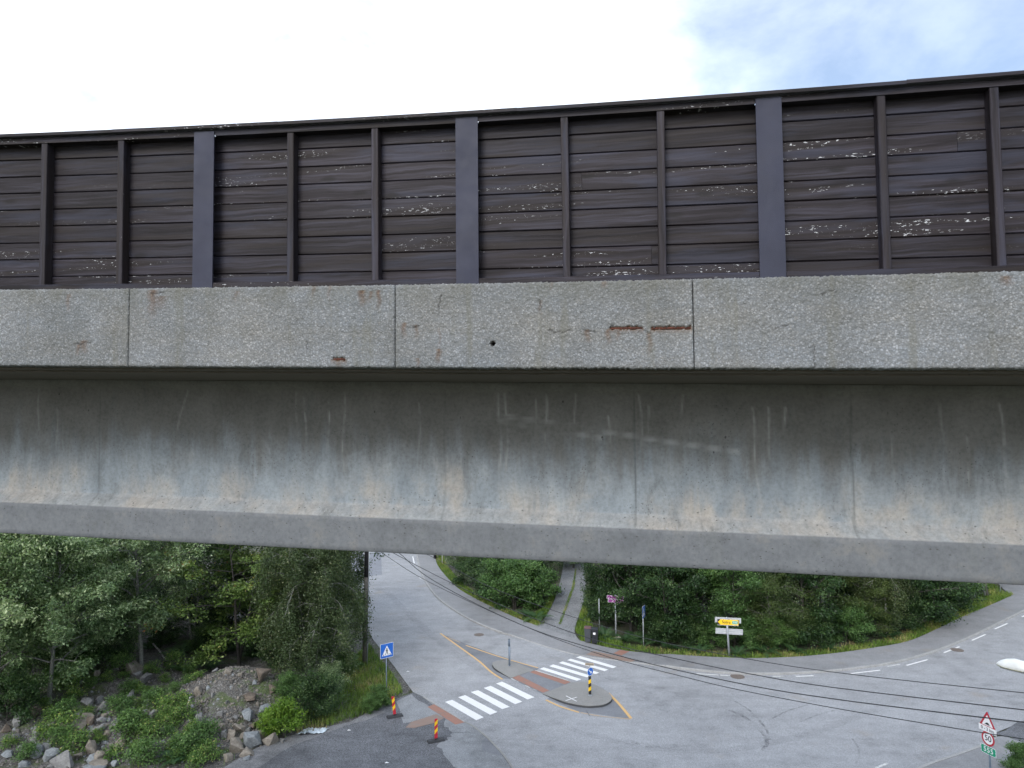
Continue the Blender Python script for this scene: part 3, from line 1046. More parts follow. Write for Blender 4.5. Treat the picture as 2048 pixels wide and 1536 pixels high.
L = 0.0
while L < acc[-1] - 1.2 and L < 125:
    ln = kr.uniform(.9, 1.1)
    (p, h0), (q, h1) = at_len(L + .012), at_len(L + ln - .012)
    dx, dy = q[0] - p[0], q[1] - p[1]
    l = math.hypot(dx, dy)
    nx, ny = dy / l, -dx / l                      # towards the road
    j = kr.uniform(-.012, .012)
    up = kr.uniform(-.004, .008)
    w0, w1 = .03 + j, -.1
    mb = MB()
    sec = lambda P, h: [(P[0] + nx * w0, P[1] + ny * w0, -.04), (P[0] + nx * w0, P[1] + ny * w0, h - .012 + up), (P[0] + nx * (w0 - .02), P[1] + ny * (w0 - .02), h + .006 + up), (P[0] + nx * w1, P[1] + ny * w1, h + .006 + up), (P[0] + nx * w1, P[1] + ny * w1, -.04)]
    mb.add(sec(p, h0) + sec(q, h1), [(0, 1, 6, 5), (1, 2, 7, 6), (2, 3, 8, 7), (3, 4, 9, 8), (0, 4, 3, 2, 1), (5, 6, 7, 8, 9)])
    mb.build('kerb_stone', M['kerb'], pave)
    L += ln

# red-brown tactile surface at the far crossing
MB().sheet([(4.69, 47.29), (5.23, 47.98), (6.7, 46.95), (7.77, 46.16), (7.39, 45.79), (6.3, 46.38)], .034).build('tactile_pad', M['red_pad_old'], pave)
MB().sheet([(6.51, 47.44), (7.04, 48.13), (7.63, 47.86), (6.97, 47.04)], .036).build('tactile_pad', M['red_pad'], pave)

# gravel drive up into the wood
DL = [(1.19, 54.03), (2.1, 55.06), (2.88, 58.29), (3.74, 63.16), (4.61, 69.99), (5.52, 78.52), (6.44, 89.46)]
DR = [(4.57, 50.12), (4.4, 52.56), (5.27, 57.48), (6.36, 63.42), (7.05, 71.0), (7.59, 78.43), (8.49, 89.36)]
DL, DR = smoothpoly(DL, 5), smoothpoly(DR, 5)
dv = MB()
for a, b in zip(DL, DR):
    dv.v += [(*a, .022), (*b, .022)]
dv.f = [(2 * i, 2 * i + 1, 2 * i + 3, 2 * i + 2) for i in range(len(DL) - 1)]
struct(dv.build('gravel_drive', M['gravel']), 'grey gravel drive with a grassy middle strip leading into the wood')

# near lot and pavement, lower left
lot = MB().sheet([(-13.14, 32.38), (-12.27, 34.47), (-10.73, 36.05), (-8.48, 37.29), (-7.6, 38.71), (-6.64, 40.17), (-5.78, 41.16), (-5.07, 40.49), (-2.56, 37.16), (-1.45, 35.54), (-0.33, 32.98), (0.3, 30.86), (1.04, 26.31), (0.96, 21.5), (-12.26, 21.66), (-14.62, 29.17)], .006).build('dark_lot', M['lot'])
struct(lot, 'dark speckled asphalt lot beside the rubble')
MB().sheet([(-13.14, 32.38), (-12.27, 34.47), (-10.73, 36.05), (-8.48, 37.29), (-7.6, 38.71), (-6.84, 38.5), (-7.62, 37.51), (-8.62, 36.81), (-9.59, 35.7), (-10.58, 34.75), (-11.05, 33.8), (-11.49, 32.44)], .010).build('dusty_edge', M['lot_edge'], lot)
jr = random.Random(9)


def jag(pts, amp=.18, step=.5):
    """uneven broken edge"""
    out = []
    n = len(pts)
    for i in range(n):
        a, b = pts[i], pts[(i + 1) % n]
        l = math.hypot(b[0] - a[0], b[1] - a[1])
        k = max(1, int(l / step))
        for j in range(k):
            t = j / k
            o = amp if j else amp * .4
            out.append((a[0] + (b[0] - a[0]) * t + jr.uniform(-o, o), a[1] + (b[1] - a[1]) * t + jr.uniform(-o, o)))
    return out


MB().sheet([(-5.06, 40.38)] + [(-2.58, 37.11)] + jag([(-3.0, 36.88), (-3.66, 37.67), (-4.13, 37.99), (-5.38, 37.16), (-5.73, 37.11), (-5.94, 37.97), (-6.27, 39.07), (-6.5, 39.82), (-5.85, 40.87)], .12), .0125).build('pale_paving', M['slab'], lot)
KR = smoothpoly([(-2.55, 37.07), (-2.14, 36.62), (-1.47, 35.43), (-0.85, 34.11), (-0.38, 32.88), (0.23, 30.78), (0.59, 28.23)], 5)
KL = smoothpoly([(-3.63, 37.61), (-3.34, 36.42), (-3.05, 35.68), (-3.59, 34.72), (-3.14, 33.22), (-2.06, 31.31), (-0.9, 28.08)], 5)
strip = MB()
for i, (q, s) in enumerate(zip(KL, KR)):
    o = jr.uniform(-.16, .16)
    strip.v += [(q[0] + o, q[1] + jr.uniform(-.12, .12), .0145), (*s, .0145)]
strip.f = [(2 * i, 2 * i + 1, 2 * i + 3, 2 * i + 2) for i in range(len(KL) - 1)]
strip.build('pale_paving', M['slab'], lot)
MB().sheet(jag([(-1.61, 34.89), (-1.39, 35.37), (-1.01, 34.73), (-0.56, 33.46), (-1.05, 33.66), (-1.5, 33.97)], .1), .0175).build('asphalt_repair', M['road_patch'], lot)
MB().sheet([(-4.71, 39.07), (-4.4, 39.43), (-2.55, 37.1), (-3.02, 36.82)], .0205).build('tactile_pad', M['red_pad'], lot)
MB().sheet([(-4.15, 38.12), (-3.68, 37.61), (-4.03, 37.08), (-5.07, 36.45), (-5.51, 36.52), (-5.32, 37.16)], .0235).build('tactile_pad', M['red_pad_old'], lot)
# flush pale kerb at the near crossing and round the corner
kl = [(-5.1, 40.49), (-2.56, 37.13)]
MB().prism(ribbon(resample(kl, .5) + [kl[-1]], .1), -.03, .03).build('flush_kerb', M['kerb'], lot)
kl = smoothpoly([(-2.53, 37.07), (-2.15, 36.68), (-1.45, 35.51), (-0.83, 34.21), (-0.33, 32.93), (0.3, 30.81), (0.65, 28.23)], 5)
MB().prism(ribbon(kl, .09), -.03, .032).build('flush_kerb', M['island'], lot)

# paved corner, lower right
corner = MB().sheet([(15.7, 30.55), (17.98, 31.96), (21.82, 33.88), (23.02, 34.79), (23.49, 34.83), (23.87, 34.1), (23.08, 30.88), (15.72, 21.33), (9.67, 21.4)], .09).build('near_pavement', M['pavement'])
struct(corner, 'grey pavement corner below the speed limit sign')
MB().prism(ribbon(smoothpoly([(13.45, 29.35), (15.72, 30.59), (18.01, 32.01), (19.91, 32.94), (21.86, 33.93), (22.87, 34.63)], 4), .13), -.03, .115).build('kerb_stone', M['kerb'], corner)
MB().sheet(jag([(23.35, 35.27), (25.79, 36.76), (33.61, 39.91), (27.29, 32.57), (23.79, 34.0), (23.61, 34.94)], .15), .012).build('rough_asphalt', M['lot'], road)

MB().sheet([(45.94, 69.46), (43.26, 63.36), (42.61, 61.44), (44.77, 62.41), (62.11, 76.04), (61.18, 81.81), (51.43, 78.71)], .003).build('side_road', M['pavement'], road)
# darker asphalt round the island and an old trench repair
MB().sheet([(-5.13, 51.99), (-3.22, 49.67), (-0.94, 47.24), (1.52, 44.86), (0.87, 43.59), (-0.27, 43.12), (-0.78, 43.22), (-2.55, 46.71)], .004).build('asphalt_repair', M['road_patch'], road)
MB().sheet([(1.78, 40.06), (3.44, 38.28), (5.98, 37.35), (5.26, 40.84), (3.5, 41.93)], .004).build('asphalt_repair', M['road_patch'], road)
MB().sheet([(-18.8, 82.48), (-15.54, 84.17), (-13.16, 71.81), (-15.53, 70.78)], .004).build('asphalt_repair', M['road_new'], road)

# ------------------------------------------------------------------ road markings
Z1 = .009
for quad in ([(-3.83, 39.76), (-3.46, 40.04), (-1.62, 37.71), (-1.99, 37.35)], [(-3.16, 40.4), (-2.79, 40.7), (-0.92, 38.35), (-1.3, 38.01)],
             [(-2.5, 41.14), (-2.09, 41.39), (-0.27, 39.01), (-0.67, 38.72)], [(-1.78, 41.72), (-1.39, 42.05), (0.41, 39.7), (0.02, 39.36)],
             [(-1.09, 42.41), (-0.73, 42.69), (1.1, 40.3), (0.71, 39.99)],
             [(4.0, 46.8), (4.28, 47.09), (6.37, 45.03), (6.09, 44.77)], [(3.38, 46.32), (3.64, 46.57), (5.78, 44.53), (5.51, 44.27)],
             [(2.8, 45.81), (3.08, 46.08), (5.17, 44.01), (4.91, 43.78)], [(2.18, 45.22), (2.45, 45.55), (4.6, 43.53), (4.32, 43.26)],
             [(1.54, 44.77), (1.83, 45.03), (3.97, 42.96), (3.68, 42.71)]):
    MB().sheet(quad, Z1).build('crossing_stripe', M['white'], road)


def line_mark(name, pts, wid, mat, z=Z1, parent=road):
    pts = smoothpoly(pts, 5) if len(pts) > 2 else resample(pts, .8) + [pts[-1]]
    return MB().sheet(ribbon(pts, wid), z).build(name, mat, parent)


line_mark('yellow_line', [(-5.34, 52.24), (-3.3, 48.31), (-2.2, 46.13), (-1.44, 44.32), (-0.72, 43.05)], .13, M['yellow'])
line_mark('yellow_line', [(-4.67, 51.28), (-3.77, 50.13)], .08, M['yellow_worn'])
line_mark('yellow_line', [(-3.31, 49.46), (-0.94, 47.05), (1.46, 44.95)], .11, M['yellow'])
line_mark('yellow_line', [(1.72, 39.92), (2.43, 39.02), (3.38, 38.22)], .13, M['yellow'])
line_mark('yellow_line', [(3.46, 38.18), (4.55, 37.69), (5.97, 37.32)], .09, M['yellow_worn'])
line_mark('yellow_line', [(5.26, 40.84), (5.65, 39.28), (5.99, 37.41)], .16, M['yellow'])
for a, b, mt in (((34.77, 52.16), (36.6, 53.48), 'white'), ((31.44, 49.59), (33.24, 50.89), 'white'), ((28.02, 47.12), (29.77, 48.29), 'white'), ((24.3, 44.82), (26.19, 45.82), 'white'),
                 ((20.24, 43.51), (22.26, 44.04), 'white'), ((16.77, 43.12), (17.86, 43.21), 'white'), ((11.0, 43.71), (12.25, 43.46), 'white_worn'), ((12.34, 43.44), (13.07, 43.29), 'white_worn'),
                 ((15.39, 43.16), (16.02, 43.18), 'white_worn'), ((23.05, 44.68), (24.0, 45.01), 'white_worn'), ((38.86, 55.14), (41.56, 57.19), 'white'),
                 ((-11.41, 81.26), (-10.7, 77.34), 'white'), ((-7.87, 66.74), (-6.61, 63.52), 'white'), ((15.87, 32.04), (16.59, 32.44), 'white_worn')):
    line_mark('edge_dash', [a, b], .12, M[mt])
line_mark('edge_dash', [(-9.25, 70.54), (-9.01, 69.87)], .1, M['white_worn'])

# tyre marks: thin sooty films, broken up
m, t, b, out = material('tyre_rubber_film')
co = t.coord()
al = t.m('MULTIPLY', t.step(t.noise(co, 2.2, 5, .65), .38, .7), .42)
b.inputs['Base Color'].default_value = (.09, .092, .098, 1)
b.inputs['Roughness'].default_value = .8
tr = t.n('ShaderNodeBsdfTransparent')
mx = t.n('ShaderNodeMixShader', {0: al, 1: tr.outputs[0], 2: b.outputs[0]})
t.t.links.new(mx.outputs[0], out.inputs[0])
M['tyre'] = m
m2 = m.copy()
m2.name = 'faint_tyre_film'
for nd in m2.node_tree.nodes:
    if nd.type == 'MATH' and nd.operation == 'MULTIPLY':
        nd.inputs[1].default_value = .17
M['tyre_faint'] = m2
for pts, wd in (([(11.27, 38.43), (11.8, 37.6), (12.07, 36.51), (12.13, 35.38), (11.97, 34.53), (11.47, 33.73)], .2), ([(11.97, 39.55), (12.38, 38.35), (12.47, 36.21), (12.22, 34.84)], .12),
                ([(6.38, 41.86), (7.31, 40.64), (7.94, 38.96), (8.77, 37.42)], .9), ([(12.96, 37.03), (14.35, 38.18), (15.74, 38.93)], .1), ([(14.46, 36.82), (15.52, 37.52), (16.81, 38.19)], .1),
                ([(-5.32, 62.43), (-2.63, 55.61), (1.08, 49.45), (3.49, 45.43), (6.21, 42.65), (8.59, 41.35)], .5), ([(-11.74, 65.54), (-7.67, 55.76), (-4.32, 48.54), (-1.49, 43.81)], .6), ([(5.05, 34.98), (7.22, 33.91), (10.51, 33.99), (15.07, 35.88), (20.99, 39.49)], .5),
                ([(16.19, 34.87), (15.95, 33.74), (15.17, 32.42)], .1), ([(1.8, 37.32), (3.67, 35.55), (5.92, 34.44), (9.19, 34.27)], .45)):
    line_mark('tyre_mark', pts, wd, M['tyre' if wd < .3 else 'tyre_faint'], .0065)
# sealed cracks
for pts in ([(3.77, 38.43), (3.84, 38.08), (3.91, 37.76)], [(3.93, 47.61), (4.11, 48.11), (4.42, 48.62)]):
    line_mark('sealed_crack', pts, .045, M['lot'], .0105)

# ------------------------------------------------------------------ manhole covers
for (x, y), rad, lab in (((-2.53, 51.86), .36, 'rusty manhole cover on the left road above the yellow tip'), ((13.31, 43.21), .42, 'round manhole cover by the kerb below the yellow direction sign'), ((29.2, 47.64), .4, 'rusty manhole cover among the white dashes at right')):
    mh = empty('manhole_cover', (x, y, 0))
    tag(mh, lab, 'manhole')
    MB().prism([(rad * math.cos(a * math.pi / 14), rad * math.sin(a * math.pi / 14)) for a in range(28)], .0, .012).build('rim', M['iron'], mh)
    lid = MB()
    lid.prism([((rad - .05) * math.cos(a * math.pi / 14), (rad - .05) * math.sin(a * math.pi / 14)) for a in range(28)], .012, .017)
    for k in range(-2, 3):
        lid.box((-rad * .6, k * .11 - .02, .017), (rad * .6, k * .11 + .02, .022))
    lid.build('lid', M['iron'], mh)

# ------------------------------------------------------------------ traffic island
isl = empty('traffic_island', (0, 0, 0))
tag(isl, 'concrete traffic island with a lowered red-striped crossing gap in the junction', 'traffic island')
LEFT = [(1.2, 44.52), (0.22, 45.52), (-0.28, 45.94), (-0.82, 46.05), (-1.29, 45.78), (-1.39, 45.38), (-1.2, 44.62), (-0.73, 43.88), (-0.24, 43.2)]
RIGHT = [(1.56, 40.77), (2.11, 40.05), (2.65, 39.42), (3.29, 39.0), (3.86, 38.79), (4.29, 38.8), (4.74, 38.93), (5.13, 39.29), (5.34, 39.8), (5.29, 40.44), (4.99, 41.17), (4.63, 41.75), (4.03, 42.3), (3.37, 42.44)]


def island_part(pts, low):
    p = smoothpoly(pts, 4)
    n = len(p)
    hs = []
    for i in range(n):
        e = min(i, n - 1 - i)
        hs.append(.13 if e > 7 else .03 + (.10) * e / 7)
    inner = [((x + sum(q[0] for q in p) / n * .0), y) for x, y in p]
    top = MB().prism(p, [-.03] * n, hs)
    return top.build('island_top', M['island'], isl), p, hs


for pts in (LEFT, RIGHT):
    o, p, hs = island_part(pts, 0)
    # dark upright kerb face
    skirt = MB()
    pr_ = offset_line(p, -.012)
    cx = sum(q[0] for q in p) / len(p)
    cy = sum(q[1] for q in p) / len(p)
    pr_ = [(x + (x - cx) / math.hypot(x - cx, y - cy) * .012, y + (y - cy) / math.hypot(x - cx, y - cy) * .012) for x, y in p]
    for (x, y), h in zip(pr_, hs):
        skirt.v += [(x, y, -.03), (x, y, max(.004, h - .025))]
    skirt.f = [(2 * i, 2 * i + 2, 2 * i + 3, 2 * i + 1) for i in range(len(p) - 1)]
    skirt.build('kerb_face', M['kerb_dark'], isl, fix=False)
mid = MB().sheet([(-0.24, 43.2), (1.2, 44.52), (3.36, 42.4), (1.59, 40.77)], .012).build('crossing_gap', M['road_patch'], isl)
MB().sheet([(-0.18, 43.32), (0.27, 43.69), (1.97, 41.24), (1.6, 40.92)], .0165).build('tactile_stripe', M['red_pad'], mid)
MB().sheet([(0.93, 44.19), (1.22, 44.5), (3.31, 42.52), (2.9, 42.15)], .0165).build('tactile_stripe', M['red_pad'], mid)
for a, b in (((-0.21, 43.19), (0.2, 42.61)), ((0.63, 42.03), (0.88, 41.68)), ((1.05, 41.49), (1.24, 41.24)), ((1.26, 44.51), (3.16, 42.76))):
    line_mark('pale_kerb_edge', [a, b], .07, M['white_worn'], .021, isl)
line_mark('painted_cross', [(2.84, 40.14), (3.36, 39.37)], .06, M['white'], .134, isl)
line_mark('painted_cross', [(2.77, 39.46), (3.44, 39.94)], .06, M['white'], .138, isl)


# ================================================================== SIGNS AND STREET FURNITURE
def rrect(wd, ht, r, n=5):
    out = []
    for cx, cz, a0 in ((wd / 2 - r, ht / 2 - r, 0), (-wd / 2 + r, ht / 2 - r, 90), (-wd / 2 + r, -ht / 2 + r, 180), (wd / 2 - r, -ht / 2 + r, 270)):
        for k in range(n):
            a = R(a0 + 90 * k / (n - 1))
            out.append((cx + r * math.cos(a), cz + r * math.sin(a)))
    return out


def circ(r, n=28, cx=0, cz=0):
    return [(cx + r * math.cos(2 * math.pi * k / n), cz + r * math.sin(2 * math.pi * k / n)) for k in range(n)]


def rtri(side, r, n=4):
    """upright rounded triangle centred on its centroid"""
    h = side * math.sqrt(3) / 2
    P = [(0, h * 2 / 3), (-side / 2, -h / 3), (side / 2, -h / 3)]
    out = []
    for (x, z), a0 in zip(P, (30, 150, 270)):
        l = math.hypot(x, z)
        cx, cz = x * (1 - 2 * r / l), z * (1 - 2 * r / l)
        for k in range(n):
            a = R(a0 + 120 * k / (n - 1))
            out.append((cx + r * math.cos(a), cz + r * math.sin(a)))
    return out


XZ = Matrix(((1, 0, 0, 0), (0, 0, 1, 0), (0, 1, 0, 0), (0, 0, 0, 1)))     # outline (x, z), raised along y


def flat(outlines, y0, y1):
    """outlines in the plate's plane between depths y0 and y1 (front = smaller y)"""
    mb = MB()
    for o in outlines:
        mb.prism(o, y0, y1, XZ)
    return mb


def board(parent, name, outline, zc, theta, mat, off=.05, thick=.004, x=0.0, tilt=0.0):
    return flat([outline], -off - thick, -off).build(name, mat, parent, (x * math.cos(theta), x * math.sin(theta), zc), (0, tilt, theta))


def decal(plate, name, outlines, mat, lay=1, off=.05, thick=.004):
    y = -off - thick - .0015 * lay
    return flat(outlines, y - .001, y).build(name, mat, plate)


def lettering(plate, text, size, x, z, mat, lay=2, off=.05, thick=.004, name='lettering', space=1.0):
    cu = bpy.data.curves.new('t', 'FONT')
    cu.body = text
    cu.size = size
    cu.align_x = 'CENTER'
    cu.align_y = 'CENTER'
    cu.extrude = .0006
    cu.offset = size * .012
    cu.space_character = space
    ob = bpy.data.objects.new('t', cu)
    COL.objects.link(ob)
    bpy.context.view_layer.update()
    me = bpy.data.meshes.new_from_object(ob)
    bpy.data.objects.remove(ob)
    me.transform(Matrix.Translation((x, -off - thick - .0015 * lay - .001, z)) @ Matrix.Rotation(R(90), 4, 'X'))
    me.materials.clear()
    me.materials.append(mat)
    return link(name, me, plate)


def sign_post(name, label, cat, base, height, rad, mat, lean=0.0, z=0.0, group=None):
    e = empty(name, (*base, z))
    tag(e, label, cat, group)
    mb = MB().tube([(0, 0, -.1), (lean * height * .5, 0, height * .5), (lean * height, 0, height)], rad, 10)
    mb.build('post', mat, e, smooth=True)
    return e


def clamps(e, zs, rad, mat, theta=0):
    for z in zs:
        MB().box((-rad - .02, -.05, z - .025), (rad + .02, rad + .012, z + .025), Matrix.Rotation(theta, 4, 'Z')).build('clamp', mat, e)


def crossing_sign(e, zc, size, theta):
    bl = board(e, 'sign_plate', rrect(size, size, .04), zc, theta, M['sign_white'])
    decal(bl, 'blue_field', [rrect(size - .035, size - .035, .03)], M['sign_blue'], 1)
    s = size
    tri = [(0, .36 * s), (-.37 * s, -.33 * s), (.37 * s, -.33 * s)]
    decal(bl, 'white_triangle', [tri], M['sign_white'], 2)
    k = s
    fig = [circ(.042 * k, 14, .0, .135 * k),
           [(-.045 * k, .085 * k), (.04 * k, .085 * k), (.05 * k, -.06 * k), (-.04 * k, -.06 * k)],
           [(-.04 * k, -.058 * k), (.005 * k, -.058 * k), (-.05 * k, -.17 * k), (-.09 * k, -.29 * k), (-.135 * k, -.285 * k), (-.085 * k, -.16 * k)],
           [(.0 * k, -.058 * k), (.05 * k, -.058 * k), (.075 * k, -.17 * k), (.12 * k, -.285 * k), (.07 * k, -.29 * k), (.03 * k, -.17 * k)],
           [(-.045 * k, .08 * k), (-.03 * k, .05 * k), (-.085 * k, -.03 * k), (-.105 * k, -.015 * k)],
           [(.04 * k, .08 * k), (.03 * k, .045 * k), (.075 * k, -.03 * k), (.095 * k, -.02 * k)]]
    decal(bl, 'walking_figure', fig, M['sign_black'], 3)
    for sx in (-1, 1):
        decal(bl, 'stripe_symbol', [[(sx * .3 * k, -.31 * k), (sx * .235 * k, -.31 * k), (sx * .2 * k, -.22 * k), (sx * .24 * k, -.22 * k)]], M['sign_black'], 3)
    board(e, 'backing_frame', rrect(size * .9, .05, .01), zc - size * .2, theta, M['galv'], .03, .018)
    return bl


e = sign_post('crossing_sign', 'blue pedestrian crossing sign on a grey post by the near grass verge', 'road sign', (-7.13, 40.25), 3.05, .032, M['galv_dark'])
crossing_sign(e, 2.66, .80, R(37))
clamps(e, (2.4, 2.9), .032, M['galv'], R(37))
e = sign_post('crossing_sign', 'blue pedestrian crossing sign seen edge-on across the road below the wood', 'road sign', (8.72, 48.71), 2.75, .036, M['galv'])
crossing_sign(e, 2.38, .80, R(66))
clamps(e, (2.1, 2.65), .036, M['galv'], R(66))

# speed limit, hump warning and route number on one post
th = R(-75)
e = sign_post('speed_limit_sign', 'post with hump warning, white distance plate, 50 limit and green 555 plate', 'road sign', (18.85, 28.9), 3.66, .038, M['galv_dark'])
tp = board(e, 'warning_triangle', rtri(.76, .035), 3.265, th, M['sign_red'])
decal(tp, 'white_field', [rtri(.50, .012)], M['sign_white'], 1)
decal(tp, 'hump_symbol', [[(-.16, -.105), (-.1, -.09), (-.06, -.035), (0, -.015), (.06, -.035), (.1, -.09), (.16, -.105)]], M['sign_black'], 2)
dp = board(e, 'distance_plate', rrect(.78, .22, .015), 2.985, th, M['sign_white'], .056)
lettering(dp, '0 - 2 km', .17, 0, 0, M['sign_black'], 1, .056)
sp_ = board(e, 'speed_disc', circ(.285, 36), 2.625, th, M['sign_red'], .047)
decal(sp_, 'white_field', [circ(.215, 36)], M['sign_white'], 1, .047)
lettering(sp_, '50', .31, 0, 0, M['sign_black'], 2, .047)
gp = board(e, 'route_plate', rrect(.66, .32, .045), 2.17, th, M['sign_white'], .05)
decal(gp, 'green_field', [rrect(.64, .3, .04)], M['sign_green'], 1)
lettering(gp, '555', .27, 0, 0, M['sign_white'], 2, space=1.12)
dash = []
for k in range(7):
    dash += [[(-.27 + k * .09 - .02, .138), (-.27 + k * .09 + .02, .138), (-.27 + k * .09 + .02, .15), (-.27 + k * .09 - .02, .15)], [(-.27 + k * .09 - .02, -.15), (-.27 + k * .09 + .02, -.15), (-.27 + k * .09 + .02, -.138), (-.27 + k * .09 - .02, -.138)]]
for k in range(3):
    for sx in (-1, 1):
        dash.append([(sx * .313 - .006, -.1 + k * .1 - .022), (sx * .313 + .006, -.1 + k * .1 - .022), (sx * .313 + .006, -.1 + k * .1 + .022), (sx * .313 - .006, -.1 + k * .1 + .022)])
decal(gp, 'dashed_border', dash, M['sign_white'], 2)
clamps(e, (3.2, 2.985, 2.625, 2.17), .038, M['galv'], th)

# yellow direction sign
e = sign_post('direction_sign', 'yellow arrow direction sign with grey plate backs on a leaning post', 'road sign', (13.89, 46.76), 2.52, .05, M['galv'], -.042)
MB().tube([(.06, .03, -.1), (.0, .03, 1.2), (-.045, .03, 2.45)], .036, 8).build('post', M['galv'], e, smooth=True)
thy = R(-5)
W_, H_ = 1.3, .34
arrow = [(-W_ / 2, 0), (-W_ / 2 + .16, H_ / 2), (W_ / 2, H_ / 2), (W_ / 2, -H_ / 2), (-W_ / 2 + .16, -H_ / 2)]
yb = board(e, 'sign_plate', rrect(1.36, .4, .03), 2.2, thy, M['sign_black'], .07, .004, -.02, R(2))
decal(yb, 'yellow_arrow', [arrow], M['sign_yellow'], 1, .07)
decal(yb, 'white_border', [[(-.68, .185), (.68, .185), (.68, .2), (-.68, .2)], [(-.68, -.2), (.68, -.2), (.68, -.185), (-.68, -.185)]], M['sign_white'], 1, .07)
lettering(yb, 'Sotra', .25, -.12, 0, M['sign_black'], 2, .07)
decal(yb, 'green_number_field', [rrect(.36, .22, .03, 4)], M['sign_white'], 2, .07).location = (.43, 0, 0)
decal(yb, 'green_number_field', [rrect(.34, .2, .03, 4)], M['sign_green'], 3, .07).location = (.43, 0, 0)
lettering(yb, '555', .17, .43, 0, M['sign_white'], 5, .07)
board(e, 'plate_back', rrect(1.66, .34, .02), 2.3, thy, M['alu'], -.08, .03, -.0, R(2))
pb = board(e, 'plate_back', rrect(1.74, .36, .02), 1.58, R(-4), M['alu'], -.08, .03, .06, R(3))
for dz in (-.12, 0, .12):
    flat([rrect(1.72, .025, .008, 3)], .04, .052).build('stiffener', M['galv'], pb, (0, 0, dz))

# purple route signs
e = sign_post('cycle_route_sign', 'tall grey post with purple white-lettered route plates beside a small boulder', 'road sign', (7.14, 50.6), 3.05, .055, M['galv'])
pu = random.Random(2)


def purple(zc, th_, wd, ht, x, ptip):
    hw, hh = wd / 2, ht / 2
    ol = [(-hw, -hh), (hw - (.0 if ptip < 0 else .06), -hh), (hw, 0) if ptip > 0 else (hw, -hh + .001), (hw - (.0 if ptip < 0 else .06), hh), (-hw, hh)]
    p = board(e, 'route_plate', [(-hw, -hh), (hw, -hh), (hw, hh), (-hw, hh)], zc, th_, M['sign_purple'], .06, .004, x, R(3.5))
    bo = []
    k = 6
    for q in range(k):
        a = -hw + wd * (q + .12) / k
        c = -hw + wd * (q + .8) / k
        bo += [[(a, hh - .016), (c, hh - .016), (c, hh), (a, hh)], [(a, -hh), (c, -hh), (c, -hh + .016), (a, -hh + .016)]]
    for sx in (-1, 1):
        bo.append([(sx * (hw - .01) - .01, -hh * .8), (sx * (hw - .01) + .01, -hh * .8), (sx * (hw - .01) + .01, hh * .8), (sx * (hw - .01) - .01, hh * .8)])
    tx = []
    for rz in (.045, -.04):
        xx = -hw + .12
        while xx < hw - .2:
            l = pu.uniform(.03, .09)
            if pu.random() < .55:
                tx.append([(xx, rz - .012), (xx + l, rz - .012), (xx + l, rz + .014), (xx, rz + .014)])
            xx += l + pu.uniform(.015, .05)
    decal(p, 'white_border', bo, M['sign_white'], 1, .06)
    decal(p, 'small_white_print', tx, M['sign_white'], 1, .06)
    return p


purple(2.9, R(-4), 1.16, .235, -.02, 1)
purple(2.645, R(-4), 1.08, .225, .01, 1)
purple(2.42, R(62), .7, .2, .14, 1)
clamps(e, (2.9, 2.645, 2.42), .055, M['galv'])

# plain post in the bushes
e = sign_post('steel_post', 'thin bare grey post in the shrubs left of the purple signs', 'post', (6.21, 52.51), 2.3, .04, M['galv'])
MB().tube([(0, 0, 2.3), (0, 0, 2.32)], [.045, .04], 10).build('cap', M['galv'], e)

# island bollard post
e = empty('island_post', (*(-0.31, 45.08), .11))
tag(e, 'bare blue-grey steel post on the left tip of the traffic island', 'post')
MB().tube([(0, 0, -.05), (0, 0, 1.22)], .062, 12).build('lower_tube', M['galv_dark'], e, smooth=True)
MB().tube([(-.012, 0, 1.2), (-.014, 0, 1.55), (-.014, 0, 1.62)], [.07, .07, .06], 12).build('upper_sleeve', M['galv_dark'], e, smooth=True)
MB().tube([(-.014, 0, 1.615), (-.014, 0, 1.65)], [.06, .03], 12).build('cap', M['sign_black'], e, smooth=True)
for zz in (.3, 1.25):
    MB().box((.05, -.03, zz), (.085, .03, zz + .06)).build('bracket', M['galv'], e)
MB().tube([(0, 0, -.005), (0, 0, .02)], .1, 12).build('foot_ring', M['galv'], e)

# keep right marker on the island
e = empty('keep_right_sign', (*(4.17, 40.14), .13))
tag(e, 'keep right sign with white arrow on a black and yellow striped island post', 'road sign')
MB().tube([(0, 0, -.05), (0, 0, 1.74)], .035, 10).build('post', M['galv'], e, smooth=True)
col_ = MB().tube([(0, 0, .1), (0, 0, 1.06)], .078, 16).build('striped_sleeve', M['sign_black'], e, smooth=False)
for z0 in (.17, .57):
    mb = MB()
    n = 20
    for k in range(n + 1):
        a = 2 * math.pi * k / n
        lo = z0 + .16 * abs(((a / math.pi) + .3) % 2 - 1)
        mb.v += [(.0795 * math.cos(a), .0795 * math.sin(a), lo), (.0795 * math.cos(a), .0795 * math.sin(a), lo + .2)]
    mb.f = [(2 * k, 2 * k + 2, 2 * k + 3, 2 * k + 1) for k in range(n)]
    mb.build('yellow_band', M['sign_yellow'], col_, smooth=True, fix=False)
th = R(38)
dk = board(e, 'blue_disc', circ(.225, 32), 1.32, th, M['sign_white'], .045)
decal(dk, 'blue_field', [circ(.21, 32)], M['sign_blue'], 1, .045)
ar = Matrix.Rotation(R(-45), 2)
arp = [tuple(ar @ Vector(p)) for p in [(-.15, -.022), (.05, -.022), (.05, -.085), (.15, 0), (.05, .085), (.05, .022), (-.15, .022)]]
decal(dk, 'white_arrow', [arp], M['sign_white'], 2, .045)
bp = board(e, 'small_top_plate', rrect(.48, .14, .012), 1.72, R(-12), M['sign_brown'], .04, .01)
decal(bp, 'dark_line', [[(-.2, -.012), (.2, -.012), (.2, .022), (-.2, .022)]], M['iron'], 1, .04, .01)
